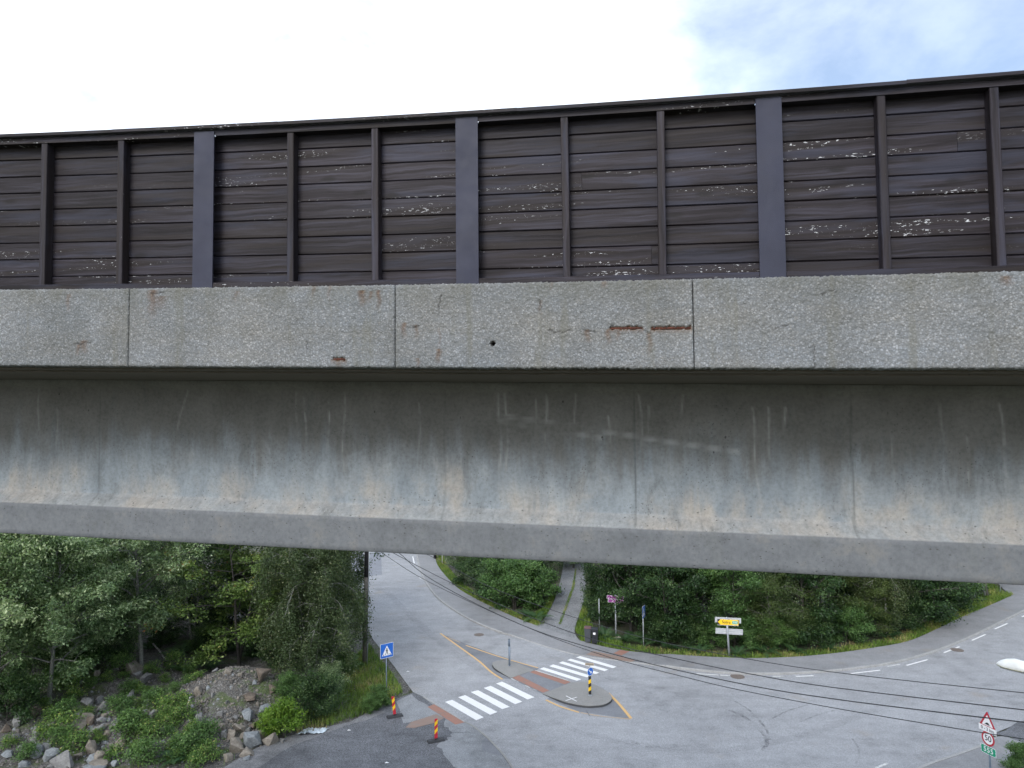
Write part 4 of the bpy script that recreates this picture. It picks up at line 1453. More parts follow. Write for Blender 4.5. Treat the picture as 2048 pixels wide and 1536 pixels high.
MB().tube([(0, 0, .0), (0, 0, .03)], [.11, .1], 14).build('foot_ring', M['galv'], e)


# red and yellow barrier markers
def marker(label, base, theta, lean):
    e = empty('marker_board', (*base, .014), theta)
    tag(e, label, 'traffic marker', 'red and yellow marker boards on the lot')
    bs = MB()
    for x0, x1, z1 in ((-.42, .42, .075),):
        bs.prism([(-.42, -.16), (.42, -.16), (.42, .16), (-.42, .16)], [0] * 4, [z1] * 4)
    b_ = MB()
    b_.v = [(-.42, -.16, 0), (.42, -.16, 0), (.42, .16, 0), (-.42, .16, 0), (-.39, -.13, .085), (.39, -.13, .085), (.39, .13, .085), (-.39, .13, .085)]
    b_.f = [(0, 3, 2, 1), (4, 5, 6, 7), (0, 1, 5, 4), (1, 2, 6, 5), (2, 3, 7, 6), (3, 0, 4, 7)]
    bo = b_.build('rubber_base', M['rubber'], e)
    for sx in (-.29, .29):
        MB().box((sx - .055, -.045, .083), (sx + .055, .045, .0875)).build('base_slot', M['sign_black'], bo)
    MB().box((-.07, -.04, .085), (.07, .04, .14)).build('socket', M['rubber'], e)
    wd, z0, z1 = .075, .13, 1.06
    pl = flat([[(-wd, z0), (wd, z0), (wd, z1), (-wd, z1)]], -.012, .012).build('panel', M['sign_red'], e, (0, 0, 0), (0, lean, 0))
    for sy in (-1, 1):
        mb = MB()
        for c in (.36, .72):
            q = [(-wd, c - .02), (wd, c + .12), (wd, c + .30), (-wd, c + .16)]
            y = sy * .0135
            mb.prism(q, y - .0007, y + .0007, XZ)
        mb.build('yellow_stripes', M['sign_yellow'], pl)
    return e


marker('leaning red and yellow marker board by the grass edge below the crossing sign', (-6.26, 37.85), R(22), R(-6))
marker('upright red and yellow marker board beside the red paving strip', (-3.81, 34.99), R(20), R(0.5))


# wheelie bins
def wheelie(label, base, rz, body_m, lid_m, sticker):
    e = empty('wheelie_bin', (*base, .02), rz)
    tag(e, label, 'bin', 'wheelie bins at the drive')
    b_ = MB()
    a, c = .185, .232
    lo = [(-a, -a), (a, -a), (a, a), (-a, a)]
    hi = [(-c, -c - .02), (c, -c - .02), (c, c), (-c, c)]
    b_.v = [(x, y, .06) for x, y in lo] + [(x, y, .98) for x, y in hi]
    b_.f = [(0, 3, 2, 1), (4, 5, 6, 7), (0, 1, 5, 4), (1, 2, 6, 5), (2, 3, 7, 6), (3, 0, 4, 7)]
    b_.build('body', body_m, e)
    MB().extrude([(-.28, .985), (.26, .985), (.28, 1.03), (.17, 1.075), (-.17, 1.07), (-.3, 1.01)], [-.238, .238], lambda s, d, z: (s, d, z)).build('lid', lid_m, e)
    MB().box((-.237, -.262, .93), (.237, -.236, .983)).build('rim', body_m, e)
    MB().tube([(-.18, .3, .97), (.18, .3, .97)], .018, 8).build('handle', body_m, e)
    for s in (-1, 1):
        MB().tube([(s * .2, .17, .1), (s * .245, .17, .1)], .1, 14).build('wheel', M['rubber'], e)
    if sticker:
        MB().box((-.1, -.249, .66), (.06, -.222, .8)).build('sticker', M['sign_white'], e)
    return e


wheelie('dark grey wheelie bin with a reddish lid, the left of the pair by the drive', (5.1, 49.88), R(-12), M['bin_grey'], M['bin_lid'], False)
wheelie('black wheelie bin with a white sticker beside the grey bin', (5.55, 49.6), R(-12), M['bin_black'], M['bin_black'], True)

# ------------------------------------------------------------------ poles, wires, lamp
PX, PY = (-9.51, 45.85)
e = empty('utility_pole', (PX, PY, 0))
tag(e, 'tall wooden utility pole with tarred top standing beside the birch trees', 'utility pole')
MB().tube([(0, 0, -.3), (.06, 0, 3.0), (.11, 0, 5.6)], [.155, .145, .135], 14).build('lower_pole', M['pole_wood'], e, smooth=True)
MB().tube([(.11, 0, 5.5), (.16, 0, 8.0), (.2, 0, 10.4)], [.145, .138, .12], 14).build('tarred_pole', M['pole_tar'], e, smooth=True)
MB().tube([(.19, -.12, 0), (.24, -.12, 2.6), (.28, -.1, 5.6), (.32, -.1, 7.6)], .03, 8).build('cable_guard', M['galv'], e, smooth=True)
MB().box((-.6, -.05, 9.0), (1.0, .05, 9.1)).build('crossarm', M['pole_wood'], e)

AX, AY = PX + .2, PY
BX, BY = 21.0, 16.4
WIRES = [
    ('thin pale upper overhead wire crossing the view in front of the wood', .015, [(-9.34, 45.89, 8.67), (-4.63, 41.49, 7.52), (-0.73, 37.86, 6.43), (4.8, 32.7, 5.82), (8.28, 29.46, 5.87), (11.53, 26.43, 6.16), (15.79, 22.46, 6.87), (16.79, 21.53, 7.06)]),
    ('second overhead wire running along the pavement edge', .019, [(-9.34, 45.89, 7.88), (-4.46, 41.28, 6.54), (-0.76, 37.77, 5.76), (3.48, 33.77, 5.21), (7.15, 30.3, 5.3), (9.21, 28.35, 5.43), (11.43, 26.25, 5.68), (15.64, 22.27, 6.43), (16.62, 21.34, 6.63)]),
    ('third overhead cable, thickest where it passes the warning triangle', .021, [(-9.34, 45.89, 8.45), (-7.03, 43.67, 7.45), (-5.27, 41.99, 6.47), (-2.51, 39.34, 5.64), (0.55, 36.41, 5.02), (2.92, 34.13, 4.85), (5.98, 31.2, 4.85), (9.14, 28.17, 5.05), (11.34, 26.06, 5.35), (13.64, 23.86, 5.77), (15.49, 22.08, 6.14), (16.46, 21.15, 6.35)]),
    ('lowest overhead wire crossing the 50 speed limit sign', .016, [(-9.34, 45.89, 7.66), (-8.44, 45.01, 7.3), (-5.7, 42.35, 6.31), (-2.13, 38.88, 5.52), (1.27, 35.57, 4.95), (4.32, 32.62, 4.69), (7.06, 29.95, 4.75), (8.76, 28.29, 4.84), (11.25, 25.88, 5.11), (13.52, 23.67, 5.43), (15.34, 21.9, 5.72), (16.29, 20.97, 5.9)]),
]
for lab, rad, pts in WIRES:
    o = MB().tube(smoothpoly(pts, 4), rad, 6).build('overhead_wire', M['wire'], smooth=True)
    tag(o, lab, 'wire', 'overhead wires')

# street lamp reaching in from the right
lx, ly = (15.81, 23.71)
e = empty('street_lamp', (lx + 1.49, ly - .99, 0))
tag(e, 'white street lamp head reaching in at the right edge, mossy along its rim', 'street lamp')
MB().tube([(0, 0, -.2), (0, 0, 6.2), (-.08, -.02, 6.9), (-.35, .05, 7.25), (-.85, .22, 7.33)], [.09, .06, .05, .04, .035], 12).build('pole_and_arm', M['galv'], e, smooth=True)
# shell: lofted sections along the head axis
ax = Vector((-.66, .75, .02)).normalized()
sd = Vector((0, 0, 1)).cross(ax).normalized()
sec = []
secs = [(0.0, .09, .1, .04), (.12, .16, .18, .06), (.3, .24, .27, .08), (.55, .27, .285, .09), (.78, .24, .22, .08), (.93, .165, .14, .055), (1.02, .07, .06, .025), (1.05, .015, .015, .01)]
mb, rimb = MB(), MB()
n = 18
h0 = Vector((-.8, .2, 7.32))
for (l, wd, hu, hd) in secs:
    c = h0 + ax * l
    for k in range(n):
        a = 2 * math.pi * k / n
        z = math.sin(a)
        mb.v.append(tuple(c + sd * (wd * math.cos(a)) + Vector((0, 0, (hu if z > 0 else hd * .6) * z))))
for i in range(len(secs) - 1):
    for k in range(n):
        mb.f.append((i * n + k, i * n + (k + 1) % n, i * n + n + (k + 1) % n, i * n + n + k))
mb.f.append(tuple(range(n)))
mb.f.append(tuple(range((len(secs) - 1) * n, len(secs) * n)))
hd_ = mb.build('lamp_head', M['lamp'], e, smooth=True)
for s in (-1, 1):
    MB().tube([tuple(h0 + ax * l + sd * (s * (wd + .003)) + Vector((0, 0, -.008))) for (l, wd, hu, hd) in secs[2:-1]], .012, 6).build('mossy_rim', M['lamp_dirt'], hd_, smooth=True)
gl = MB()
for (l, wd, hu, hd) in secs[2:6]:
    c = h0 + ax * l
    for k in range(9):
        a = math.pi + math.pi * k / 8
        gl.v.append(tuple(c + sd * (wd * .8 * math.cos(a)) + Vector((0, 0, -.02 + .09 * math.sin(a)))))
gl.f = [(i * 9 + k, i * 9 + k + 1, i * 9 + 10 + k, i * 9 + 9 + k) for i in range(3) for k in range(8)]
gl.build('bowl', M['alu'], hd_, smooth=True)

# far right: old posts at the side road
def far_post(label, base, pts, rad, mat, name='wooden_post', cat='post', group=None):
    e = empty(name, (*base, 0))
    tag(e, label, cat, group)
    MB().tube(pts, rad, 10).build('shaft', mat, e, smooth=True)
    return e


e = far_post('leaning dark wooden pole on the far grass tip at right', (40.42, 61.35), [(0, 0, -.2), (-.35, 0, 1.6), (-.75, 0, 3.6)], .13, M['pole_wood'])
MB().tube([(-.3, -.12, .1), (-.62, -.12, 1.4), (-.9, -.12, 2.6)], .06, 8).build('pale_guard', M['alu'], e, smooth=True)
e = far_post('slim grey post pair standing left of the leaning pole', (38.85, 60.9), [(0, 0, -.2), (-.05, 0, 3.0)], .06, M['pole_wood'])
MB().tube([(.16, 0, -.2), (.08, 0, 3.0)], .035, 8).build('shaft', M['galv'], e, smooth=True)
e = empty('stone_pillar', (*(40.35, 62.22), 0))
tag(e, 'small stone gate pillar with a white ball behind the leaning pole', 'pillar')
MB().box((-.25, -.25, -.1), (.25, .25, .8)).build('pillar', M['kerb'], e)
MB().box((-.32, -.32, .8), (.32, .32, .9)).build('cap', M['kerb'], e)
MB().tube([(0.1, 0, .9), (.1, 0, .96), (.1, 0, 1.04), (.1, 0, 1.1)], [.06, .1, .09, .03], 10).build('ball', M['sign_white'], e, smooth=True)
e = sign_post('far_sign', 'grey-backed sign on a thin post at the far side road', 'road sign', (42.27, 62.5), 2.6, .04, M['galv'])
board(e, 'sign_plate', rrect(.5, .75, .03), 1.75, R(10), M['galv_dark'], .05, .02)
MB().tube([(.22, 0, .98), (.22, 0, 1.3)], [.13, .16], 10).build('hanging_bag', M['sign_black'], e, smooth=True)

# far left verge: stake and trunk by the pavement
e = far_post('thin white stake at the pavement edge under the bridge', (-7.62, 76.68), [(0, 0, -.1), (0, 0, 2.2)], .03, M['sign_white'], 'marker_stake', 'stake')
MB().tube([(0, 0, 1.9), (0, 0, 2.21)], .036, 8).build('band', M['sign_red'], e)
e = far_post('dark wooden post at the pavement bend under the bridge', (-8.69, 79.43), [(0, 0, -.1), (.02, 0, 3.2)], .16, M['pole_tar'])
MB().tube([(.3, .1, -.1), (.3, .1, 3.0)], .05, 8).build('stay', M['pole_wood'], e)


# ================================================================== VEGETATION
def mat_leaf(name, stops, gloss=.45, trans=.3, hue=.12):
    """leaf faces: colour from a per-leaf value, light passing through"""
    m, t, b, out = material(name)
    tint = t.attr('tint')
    rnd = t.n('ShaderNodeObjectInfo').outputs['Random']
    col = t.ramp(tint, stops)
    col = t.mix(1.0, col, t.ramp(rnd, [(0, (1 - hue, 1 - hue * .6, 1 - hue)), (.5, (1, 1, 1)), (1, (1 + hue * 1.2, 1 + hue, 1))]), 'MULTIPLY')
    t.put(b.inputs['Base Color'], col)
    b.inputs['Roughness'].default_value = gloss
    b.inputs['Specular IOR Level'].default_value = .3
    tl = t.n('ShaderNodeBsdfTranslucent', {'Color': t.mix(1.0, col, (1.1, 1.25, .6), 'MULTIPLY')})
    mx = t.n('ShaderNodeMixShader', {0: trans, 1: b.outputs[0], 2: tl.outputs[0]})
    t.t.links.new(mx.outputs[0], out.inputs[0])
    return m


LEAF = {
    'willow': mat_leaf('willow_leaves', [(0, (.05, .088, .038)), (.35, (.11, .17, .075)), (.65, (.2, .275, .135)), (1, (.42, .48, .3))], .42),
    'rowan': mat_leaf('rowan_leaves', [(0, (.055, .1, .024)), (.5, (.12, .19, .045)), (.9, (.22, .28, .08)), (.98, (.28, .21, .075)), (1, (.28, .15, .06))], .45),
    'birch': mat_leaf('birch_leaves', [(0, (.034, .055, .022)), (.5, (.066, .095, .04)), (.85, (.115, .145, .068)), (1, (.25, .25, .15))], .4),
    'dark': mat_leaf('dark_leaves', [(0, (.014, .032, .012)), (.5, (.032, .068, .022)), (.85, (.066, .118, .038)), (1, (.13, .19, .075))], .42),
    'mid': mat_leaf('mid_green_leaves', [(0, (.034, .075, .022)), (.5, (.078, .155, .044)), (1, (.16, .25, .085))], .42),
    'bright': mat_leaf('bright_leaves', [(0, (.06, .13, .014)), (.5, (.12, .22, .024)), (1, (.2, .29, .045))], .45),
    'olive': mat_leaf('olive_leaves', [(0, (.032, .055, .015)), (.5, (.062, .095, .026)), (1, (.115, .145, .05))], .45),
    'fern': mat_leaf('fern_fronds', [(0, (.022, .055, .02)), (.5, (.04, .09, .035)), (1, (.08, .13, .05))], .5),
    'weed': mat_leaf('weed_leaves', [(0, (.05, .1, .024)), (.5, (.1, .185, .045)), (.9, (.18, .28, .07)), (1, (.32, .32, .11))], .5),
    'grass': mat_leaf('grass_blades', [(0, (.08, .15, .025)), (.45, (.15, .235, .04)), (.72, (.24, .28, .07)), (.9, (.36, .32, .14)), (1, (.45, .37, .2))], .6, .25, .05),
    'dry': mat_leaf('dry_grass', [(0, (.13, .11, .045)), (.5, (.25, .21, .1)), (1, (.42, .35, .19))], .65, .2, .05),
    'grey': mat_leaf('lichen_twigs', [(0, (.09, .095, .08)), (1, (.22, .23, .2))], .8, .05),
}
BARK = {
    'grey': simple('grey_bark', (.1, .095, .085), .9, 0, .4, 12, .6, 40),
    'dark': simple('dark_bark', (.05, .045, .04), .9, 0, .4, 12, .6, 40),
    'lichen': simple('lichened_bark', (.14, .145, .13), .9, 0, .45, 10, .6, 40),
}
m, t, b, _ = material('birch_bark')
co = t.coord()
bn = t.noise(t.map(co, (3, 3, 14)), 1.0, 5, .7)
t.put(b.inputs['Base Color'], t.ramp(bn, [(.42, (.05, .045, .04)), (.5, (.4, .39, .37)), (.8, (.56, .55, .53))]))
b.inputs['Roughness'].default_value = .8
BARK['birch'] = m


def leaf_arrays(r, centers, spread, per, size, aspect=.5, up=.5, flat_=.6, tip_bias=None):
    """diamond leaves scattered round the clump centres"""
    n = len(centers) * per
    c = np.repeat(centers, per, 0)
    d = r.normal(0, 1, (n, 3)) * np.array([1, 1, flat_])
    d *= (spread if np.isscalar(spread) else np.repeat(spread, per)[:, None]) * .55
    p = c + d
    # leaf normal: mix of outward, up and random
    out = d / (np.linalg.norm(d, axis=1, keepdims=True) + 1e-6)
    nrm = out * .5 + np.array([0, 0, up]) + r.normal(0, .55, (n, 3))
    nrm /= np.linalg.norm(nrm, axis=1, keepdims=True) + 1e-6
    ax = r.normal(0, 1, (n, 3))
    ax -= nrm * (ax * nrm).sum(1, keepdims=True)
    ax /= np.linalg.norm(ax, axis=1, keepdims=True) + 1e-6
    bx = np.cross(nrm, ax)
    sz = size * r.uniform(.6, 1.35, (n, 1))
    droop = -nrm * sz * .12
    v = np.stack([p - ax * sz * .5, p + bx * sz * aspect * .5 + droop * 0, p + ax * sz * .5 + droop, p - bx * sz * aspect * .5], 1).reshape(-1, 3)
    f = np.arange(n * 4).reshape(n, 4)
    clump_t = np.repeat(r.normal(0, .17, len(centers)), per)
    tint = np.clip(r.normal(.42, .2, n) + clump_t, 0, 1)
    return v, f, np.repeat(tint, 4)


def grow(seed, height, spread, trunk_r, limbs, leaf, bark, per=70, size=.11, aspect=.5, clump=.5, base=.2, droop=0.0, stems=1, subs=5, up=.5, flat_=.6, rise=.7, top=1.0, lean=0.0, twig=True):
    """trunk and limb tubes plus a crown of separate leaves; returns (trunk mesh, crown mesh)"""
    rr = random.Random(seed)
    r = np.random.default_rng(seed)
    wood = MB()
    centers = []
    ga = 2.399
    for sidx in range(stems):
        ox = rr.uniform(-.25, .25) * (stems > 1) * spread * .3
        oy = rr.uniform(-.25, .25) * (stems > 1) * spread * .3
        tilt = (rr.uniform(-.22, .22) * (stems > 1) + lean, rr.uniform(-.22, .22) * (stems > 1))
        hh = height * (1 if sidx == 0 else rr.uniform(.7, .95))
        path = []
        k = 7
        for i in range(k + 1):
            f = i / k
            path.append(Vector((ox + tilt[0] * hh * f + rr.uniform(-.05, .05) * hh * .3 * f, oy + tilt[1] * hh * f + rr.uniform(-.05, .05) * hh * .3 * f, hh * .93 * f)))
        path[0].z = -.15
        tr = trunk_r * (1 if stems == 1 else .75)
        wood.tube(path, [max(.012, tr * (1 - .9 * (i / k) ** .8)) for i in range(k + 1)], 7, cap=False)

        def along(f):
            q = f * k
            i = min(int(q), k - 1)
            return path[i].lerp(path[i + 1], q - i)
        nl = limbs // stems
        for i in range(nl):
            f = base + (1 - base) * ((i + rr.random() * .8) / nl)
            o = along(min(f, .99))
            az = i * ga + rr.uniform(-.5, .5) + sidx
            prof = math.sin(math.pi * min(1, max(.12, (f - base) / (1 - base) * .72 + .24))) ** .8
            ln = spread * prof * rr.uniform(.7, 1.15)
            if f > .88:
                ln *= .7
            el = rise * rr.uniform(.6, 1.2) * (.5 + .8 * f)
            dv = Vector((math.cos(az) * math.cos(el), math.sin(az) * math.cos(el), math.sin(el)))
            pts = [o]
            seg = 4
            for s in range(seg):
                dv = (dv + Vector((rr.uniform(-.25, .25), rr.uniform(-.25, .25), rr.uniform(-.15, .2) - droop * (s + 1) * .28))).normalized()
                pts.append(pts[-1] + dv * ln / seg)
            r0 = max(.012, tr * .42 * (1 - f * .6))
            wood.tube(pts, [r0 * (1 - .8 * j / seg) + .004 for j in range(seg + 1)], 5, cap=False)
            for j in range(subs):
                q = rr.uniform(.3, 1.0) * seg
                ii = min(int(q), seg - 1)
                so = pts[ii].lerp(pts[ii + 1], q - ii)
                sd = (pts[ii + 1] - pts[ii]).normalized() + Vector((rr.uniform(-1, 1), rr.uniform(-1, 1), rr.uniform(-.5, .8) - droop * .9))
                sd.normalize()
                sl = ln * rr.uniform(.22, .42) + .15
                e1 = so + sd * sl * .5
                sd = (sd + Vector((0, 0, -droop * .8 + rr.uniform(-.1, .2)))).normalized()
                e2 = e1 + sd * sl * .5
                if twig:
                    wood.tube([so, e1, e2], [.012 + r0 * .2, .009, .004], 4, cap=False)
                centers.append(e2)
                if rr.random() < .6:
                    centers.append(e1)
                if droop > .5:
                    e3 = e2 + Vector((rr.uniform(-.1, .1), rr.uniform(-.1, .1), -sl * .6))
                    centers.append(e3)
                    centers.append(e3 + Vector((rr.uniform(-.1, .1), rr.uniform(-.1, .1), -sl * .45)))
            centers.append(pts[-1])
        centers.append(path[-1])
    C = np.array([tuple(c) for c in centers])
    C = C[C[:, 2] > .1]
    sp = clump * r.uniform(.6, 1.3, len(C))
    v, f, tint = leaf_arrays(r, C, sp, per, size, aspect, up, flat_)
    # top light painted into the tint: leaves paler towards the top and rim
    rad = np.hypot(v[:, 0], v[:, 1]) / max(spread, .1)
    tint = np.clip(tint + .22 * top * (np.clip(v[:, 2] / height, 0, 1.2) - .55) + .1 * (rad - .6), 0, 1)
    wm = wood.mesh('trunk', BARK[bark], True, False)
    cm = np_mesh('crown', v, f, LEAF[leaf], {'tint': tint})
    return wm, cm


def put_plant(protos, name, label, cat, base, scale, rz, group, z=None, zs=None, parts=('trunk', 'crown'), tilt=0.0):
    x, y = base
    e = empty(name, (x, y, terrain(x, y) if z is None else z), rz)
    e.rotation_euler = (0, tilt, rz) if False else (0, 0, rz)
    e.scale = (scale, scale, zs or scale)
    tag(e, label, cat, group)
    for pn, me in zip(parts, protos):
        link(pn, me, e)
    return e


P = {
    'willow1': grow(21, 10, 3.9, .17, 34, 'willow', 'grey', 105, .175, .42, .52, .2, .05, 2, 6, .6, .6, .75, 1.5),
    'willow2': grow(22, 9.5, 3.5, .14, 32, 'willow', 'lichen', 105, .175, .42, .52, .22, .1, 1, 6, .6, .6, .7, 1.5, .05),
    'rowan1': grow(31, 9.5, 3.6, .14, 34, 'rowan', 'dark', 75, .175, .5, .55, .15, .15, 2, 6, 1.0, .32, .35, 1.0),
    'birch1': grow(41, 10.5, 2.6, .12, 38, 'birch', 'lichen', 75, .105, .6, .42, .3, .62, 2, 6, .3, 1.2, .55, .6),
    'birch2': grow(42, 10.5, 2.3, .1, 34, 'birch', 'birch', 75, .105, .6, .4, .4, .75, 1, 6, .3, 1.3, .5, .6),
    'dark1': grow(51, 9.0, 3.2, .17, 34, 'dark', 'dark', 75, .18, .55, .6, .06, .1, 2, 6, .6, .6, .55),
    'dark2': grow(52, 8.5, 3.0, .15, 32, 'dark', 'dark', 75, .18, .55, .6, .04, .05, 1, 6, .6, .6, .6),
    'mid1': grow(53, 8.0, 2.8, .14, 32, 'mid', 'dark', 85, .14, .55, .55, .05, .05, 1, 6, .6, .6, .65),
    'olive1': grow(54, 8.0, 2.6, .13, 30, 'olive', 'grey', 75, .12, .5, .5, .1, .3, 2, 6, .5, .7, .6),
    'twiggy': grow(61, 9.5, 2.6, .12, 44, 'grey', 'lichen', 9, .06, .4, .4, .1, .15, 2, 9, .4, .8, .6),
    'shrub1': grow(71, 2.6, 1.7, .05, 26, 'mid', 'dark', 80, .12, .55, .42, .05, .1, 4, 5, .6, .6, .7),
    'shrub2': grow(72, 2.2, 1.5, .045, 24, 'dark', 'dark', 80, .11, .5, .4, .05, .1, 4, 5, .6, .6, .7),
    'shrub3': grow(73, 2.4, 1.3, .045, 24, 'willow', 'grey', 80, .1, .4, .38, .05, .0, 4, 5, .6, .8, .9),
    'bright': grow(74, 1.35, .85, .03, 22, 'bright', 'dark', 60, .11, .4, .24, .05, .05, 4, 4, .6, .7, .9),
    'weed1': grow(75, .8, .65, .012, 18, 'weed', 'dark', 15, .12, .5, .32, .02, .1, 5, 3, .8, .6, .8),
    'weed2': grow(76, 1.1, .75, .014, 20, 'mid', 'dark', 17, .12, .5, .36, .02, .1, 5, 3, .8, .6, .9),
    'weed3': grow(77, .65, .5, .01, 14, 'weed', 'dark', 14, .1, .5, .18, .02, .1, 4, 3, .8, .6, .9),
}


def fern_mesh(seed, n=11, ln=1.0):
    rr = random.Random(seed)
    vs, fs, ti = [], [], []
    for k in range(n):
        az = 2 * math.pi * k / n + rr.uniform(-.3, .3)
        el = rr.uniform(.7, 1.25)
        L_ = ln * rr.uniform(.75, 1.15)
        d = Vector((math.cos(az), math.sin(az), 0))
        side = Vector((-math.sin(az), math.cos(az), 0))
        tone = rr.uniform(.2, .8)
        m_ = 16
        prev = None
        for i in range(m_ + 1):
            f = i / m_
            a = el - 1.35 * f
            if prev is None:
                p = Vector((0, 0, .03))
            else:
                p = prev + (d * math.cos(a) + Vector((0, 0, math.sin(a)))) * (L_ / m_)
            if i > 1:
                wl = L_ * .23 * math.sin(math.pi * min(1, f * .85 + .12)) * (1 - .25 * f)
                for s in (-1, 1):
                    tip = p + side * s * wl + d * wl * .3 - Vector((0, 0, wl * .18))
                    b0 = len(vs)
                    q = (p - prev) * .46
                    vs.extend([tuple(p - q), tuple(tip - q * .3), tuple(tip + q * .3), tuple(p + q)])
                    fs.append((b0, b0 + 1, b0 + 2, b0 + 3))
                    ti += [min(1, max(0, tone + rr.uniform(-.15, .15)))] * 4
            prev = p
    return np_mesh('fern', np.array(vs), np.array(fs), LEAF['fern'], {'tint': np.array(ti)})


FERN = [fern_mesh(1), fern_mesh(2, 9, 1.2)]

# ------------------------------------------------------------------ trees on the left bank
LT = 'trees on the left bank'
for base, kind, sc, rz, nm, lab in (
    ((-26.12, 36.61), 'willow1', 1.0, .4, 'willow_tree', 'large grey-green willow with leaning dark trunk at the left edge'),
    ((-24.44, 38.01), 'willow2', .92, 1.3, 'willow_tree', 'slim-trunked willow above the boulders at left'),
    ((-22.32, 43.26), 'willow2', 1.03, 3.6, 'willow_tree', 'pale-tipped willow with a bare stump-like trunk between two boulders'),
    ((-28.13, 47.06), 'willow1', 1.05, 2.2, 'willow_tree', 'willow standing behind the slim-trunked willow at left'),
    ((-31.34, 45.81), 'willow2', 1.0, 4.1, 'willow_tree', 'willow between the large left willow and the slim-trunked one'),
    ((-27.39, 49.21), 'willow1', .95, .9, 'willow_tree', 'willow just left of the pale-tipped willow'),
    ((-34.84, 43.86), 'willow1', 1.1, 5.0, 'willow_tree', 'willow crown cut by the left picture edge'),
    ((-22.25, 49.91), 'twiggy', 1.0, .0, 'dead_tree', 'grey half-dead twiggy tree between the willow and the yellow-green tree'),
    ((-17.33, 46.06), 'rowan1', 1.08, .7, 'broadleaf_tree', 'yellow-green layered tree with a few orange leaves above the gravel mound'),
    ((-11.62, 41.59), 'birch1', .95, .3, 'birch_tree', 'drooping birch with pale twin stems behind the grass verge'),
    ((-11.61, 45.76), 'birch2', 1.06, 1.9, 'birch_tree', 'birch with hanging sprays overlapping the utility pole'),
    ((-13.21, 45.06), 'birch1', .9, 2.8, 'birch_tree', 'birch with bare slanting stems at its foot right of the gravel mound'),
    ((-22.18, 53.47), 'dark2', 1.15, .6, 'dark_tree', 'dark tree in the deep shade behind the twiggy tree'),
    ((-17.07, 52.57), 'dark1', 1.15, 1.6, 'dark_tree', 'dark tree behind the yellow-green layered tree'),
    ((-14.33, 53.22), 'dark2', 1.15, 2.6, 'dark_tree', 'dark tree behind the birches near the utility pole'),
    ((-28.25, 55.17), 'dark1', 1.2, 3.6, 'dark_tree', 'dark tree behind the pale-tipped willow'),
    ((-34.22, 54.32), 'dark2', 1.2, 4.4, 'dark_tree', 'dark tree behind the willows at far left'),
    ((-39.72, 53.62), 'dark1', 1.2, 5.3, 'dark_tree', 'dark tree at the left edge behind the large willow'),
):
    put_plant(P[kind], nm, lab, 'tree', base, sc, rz, LT)

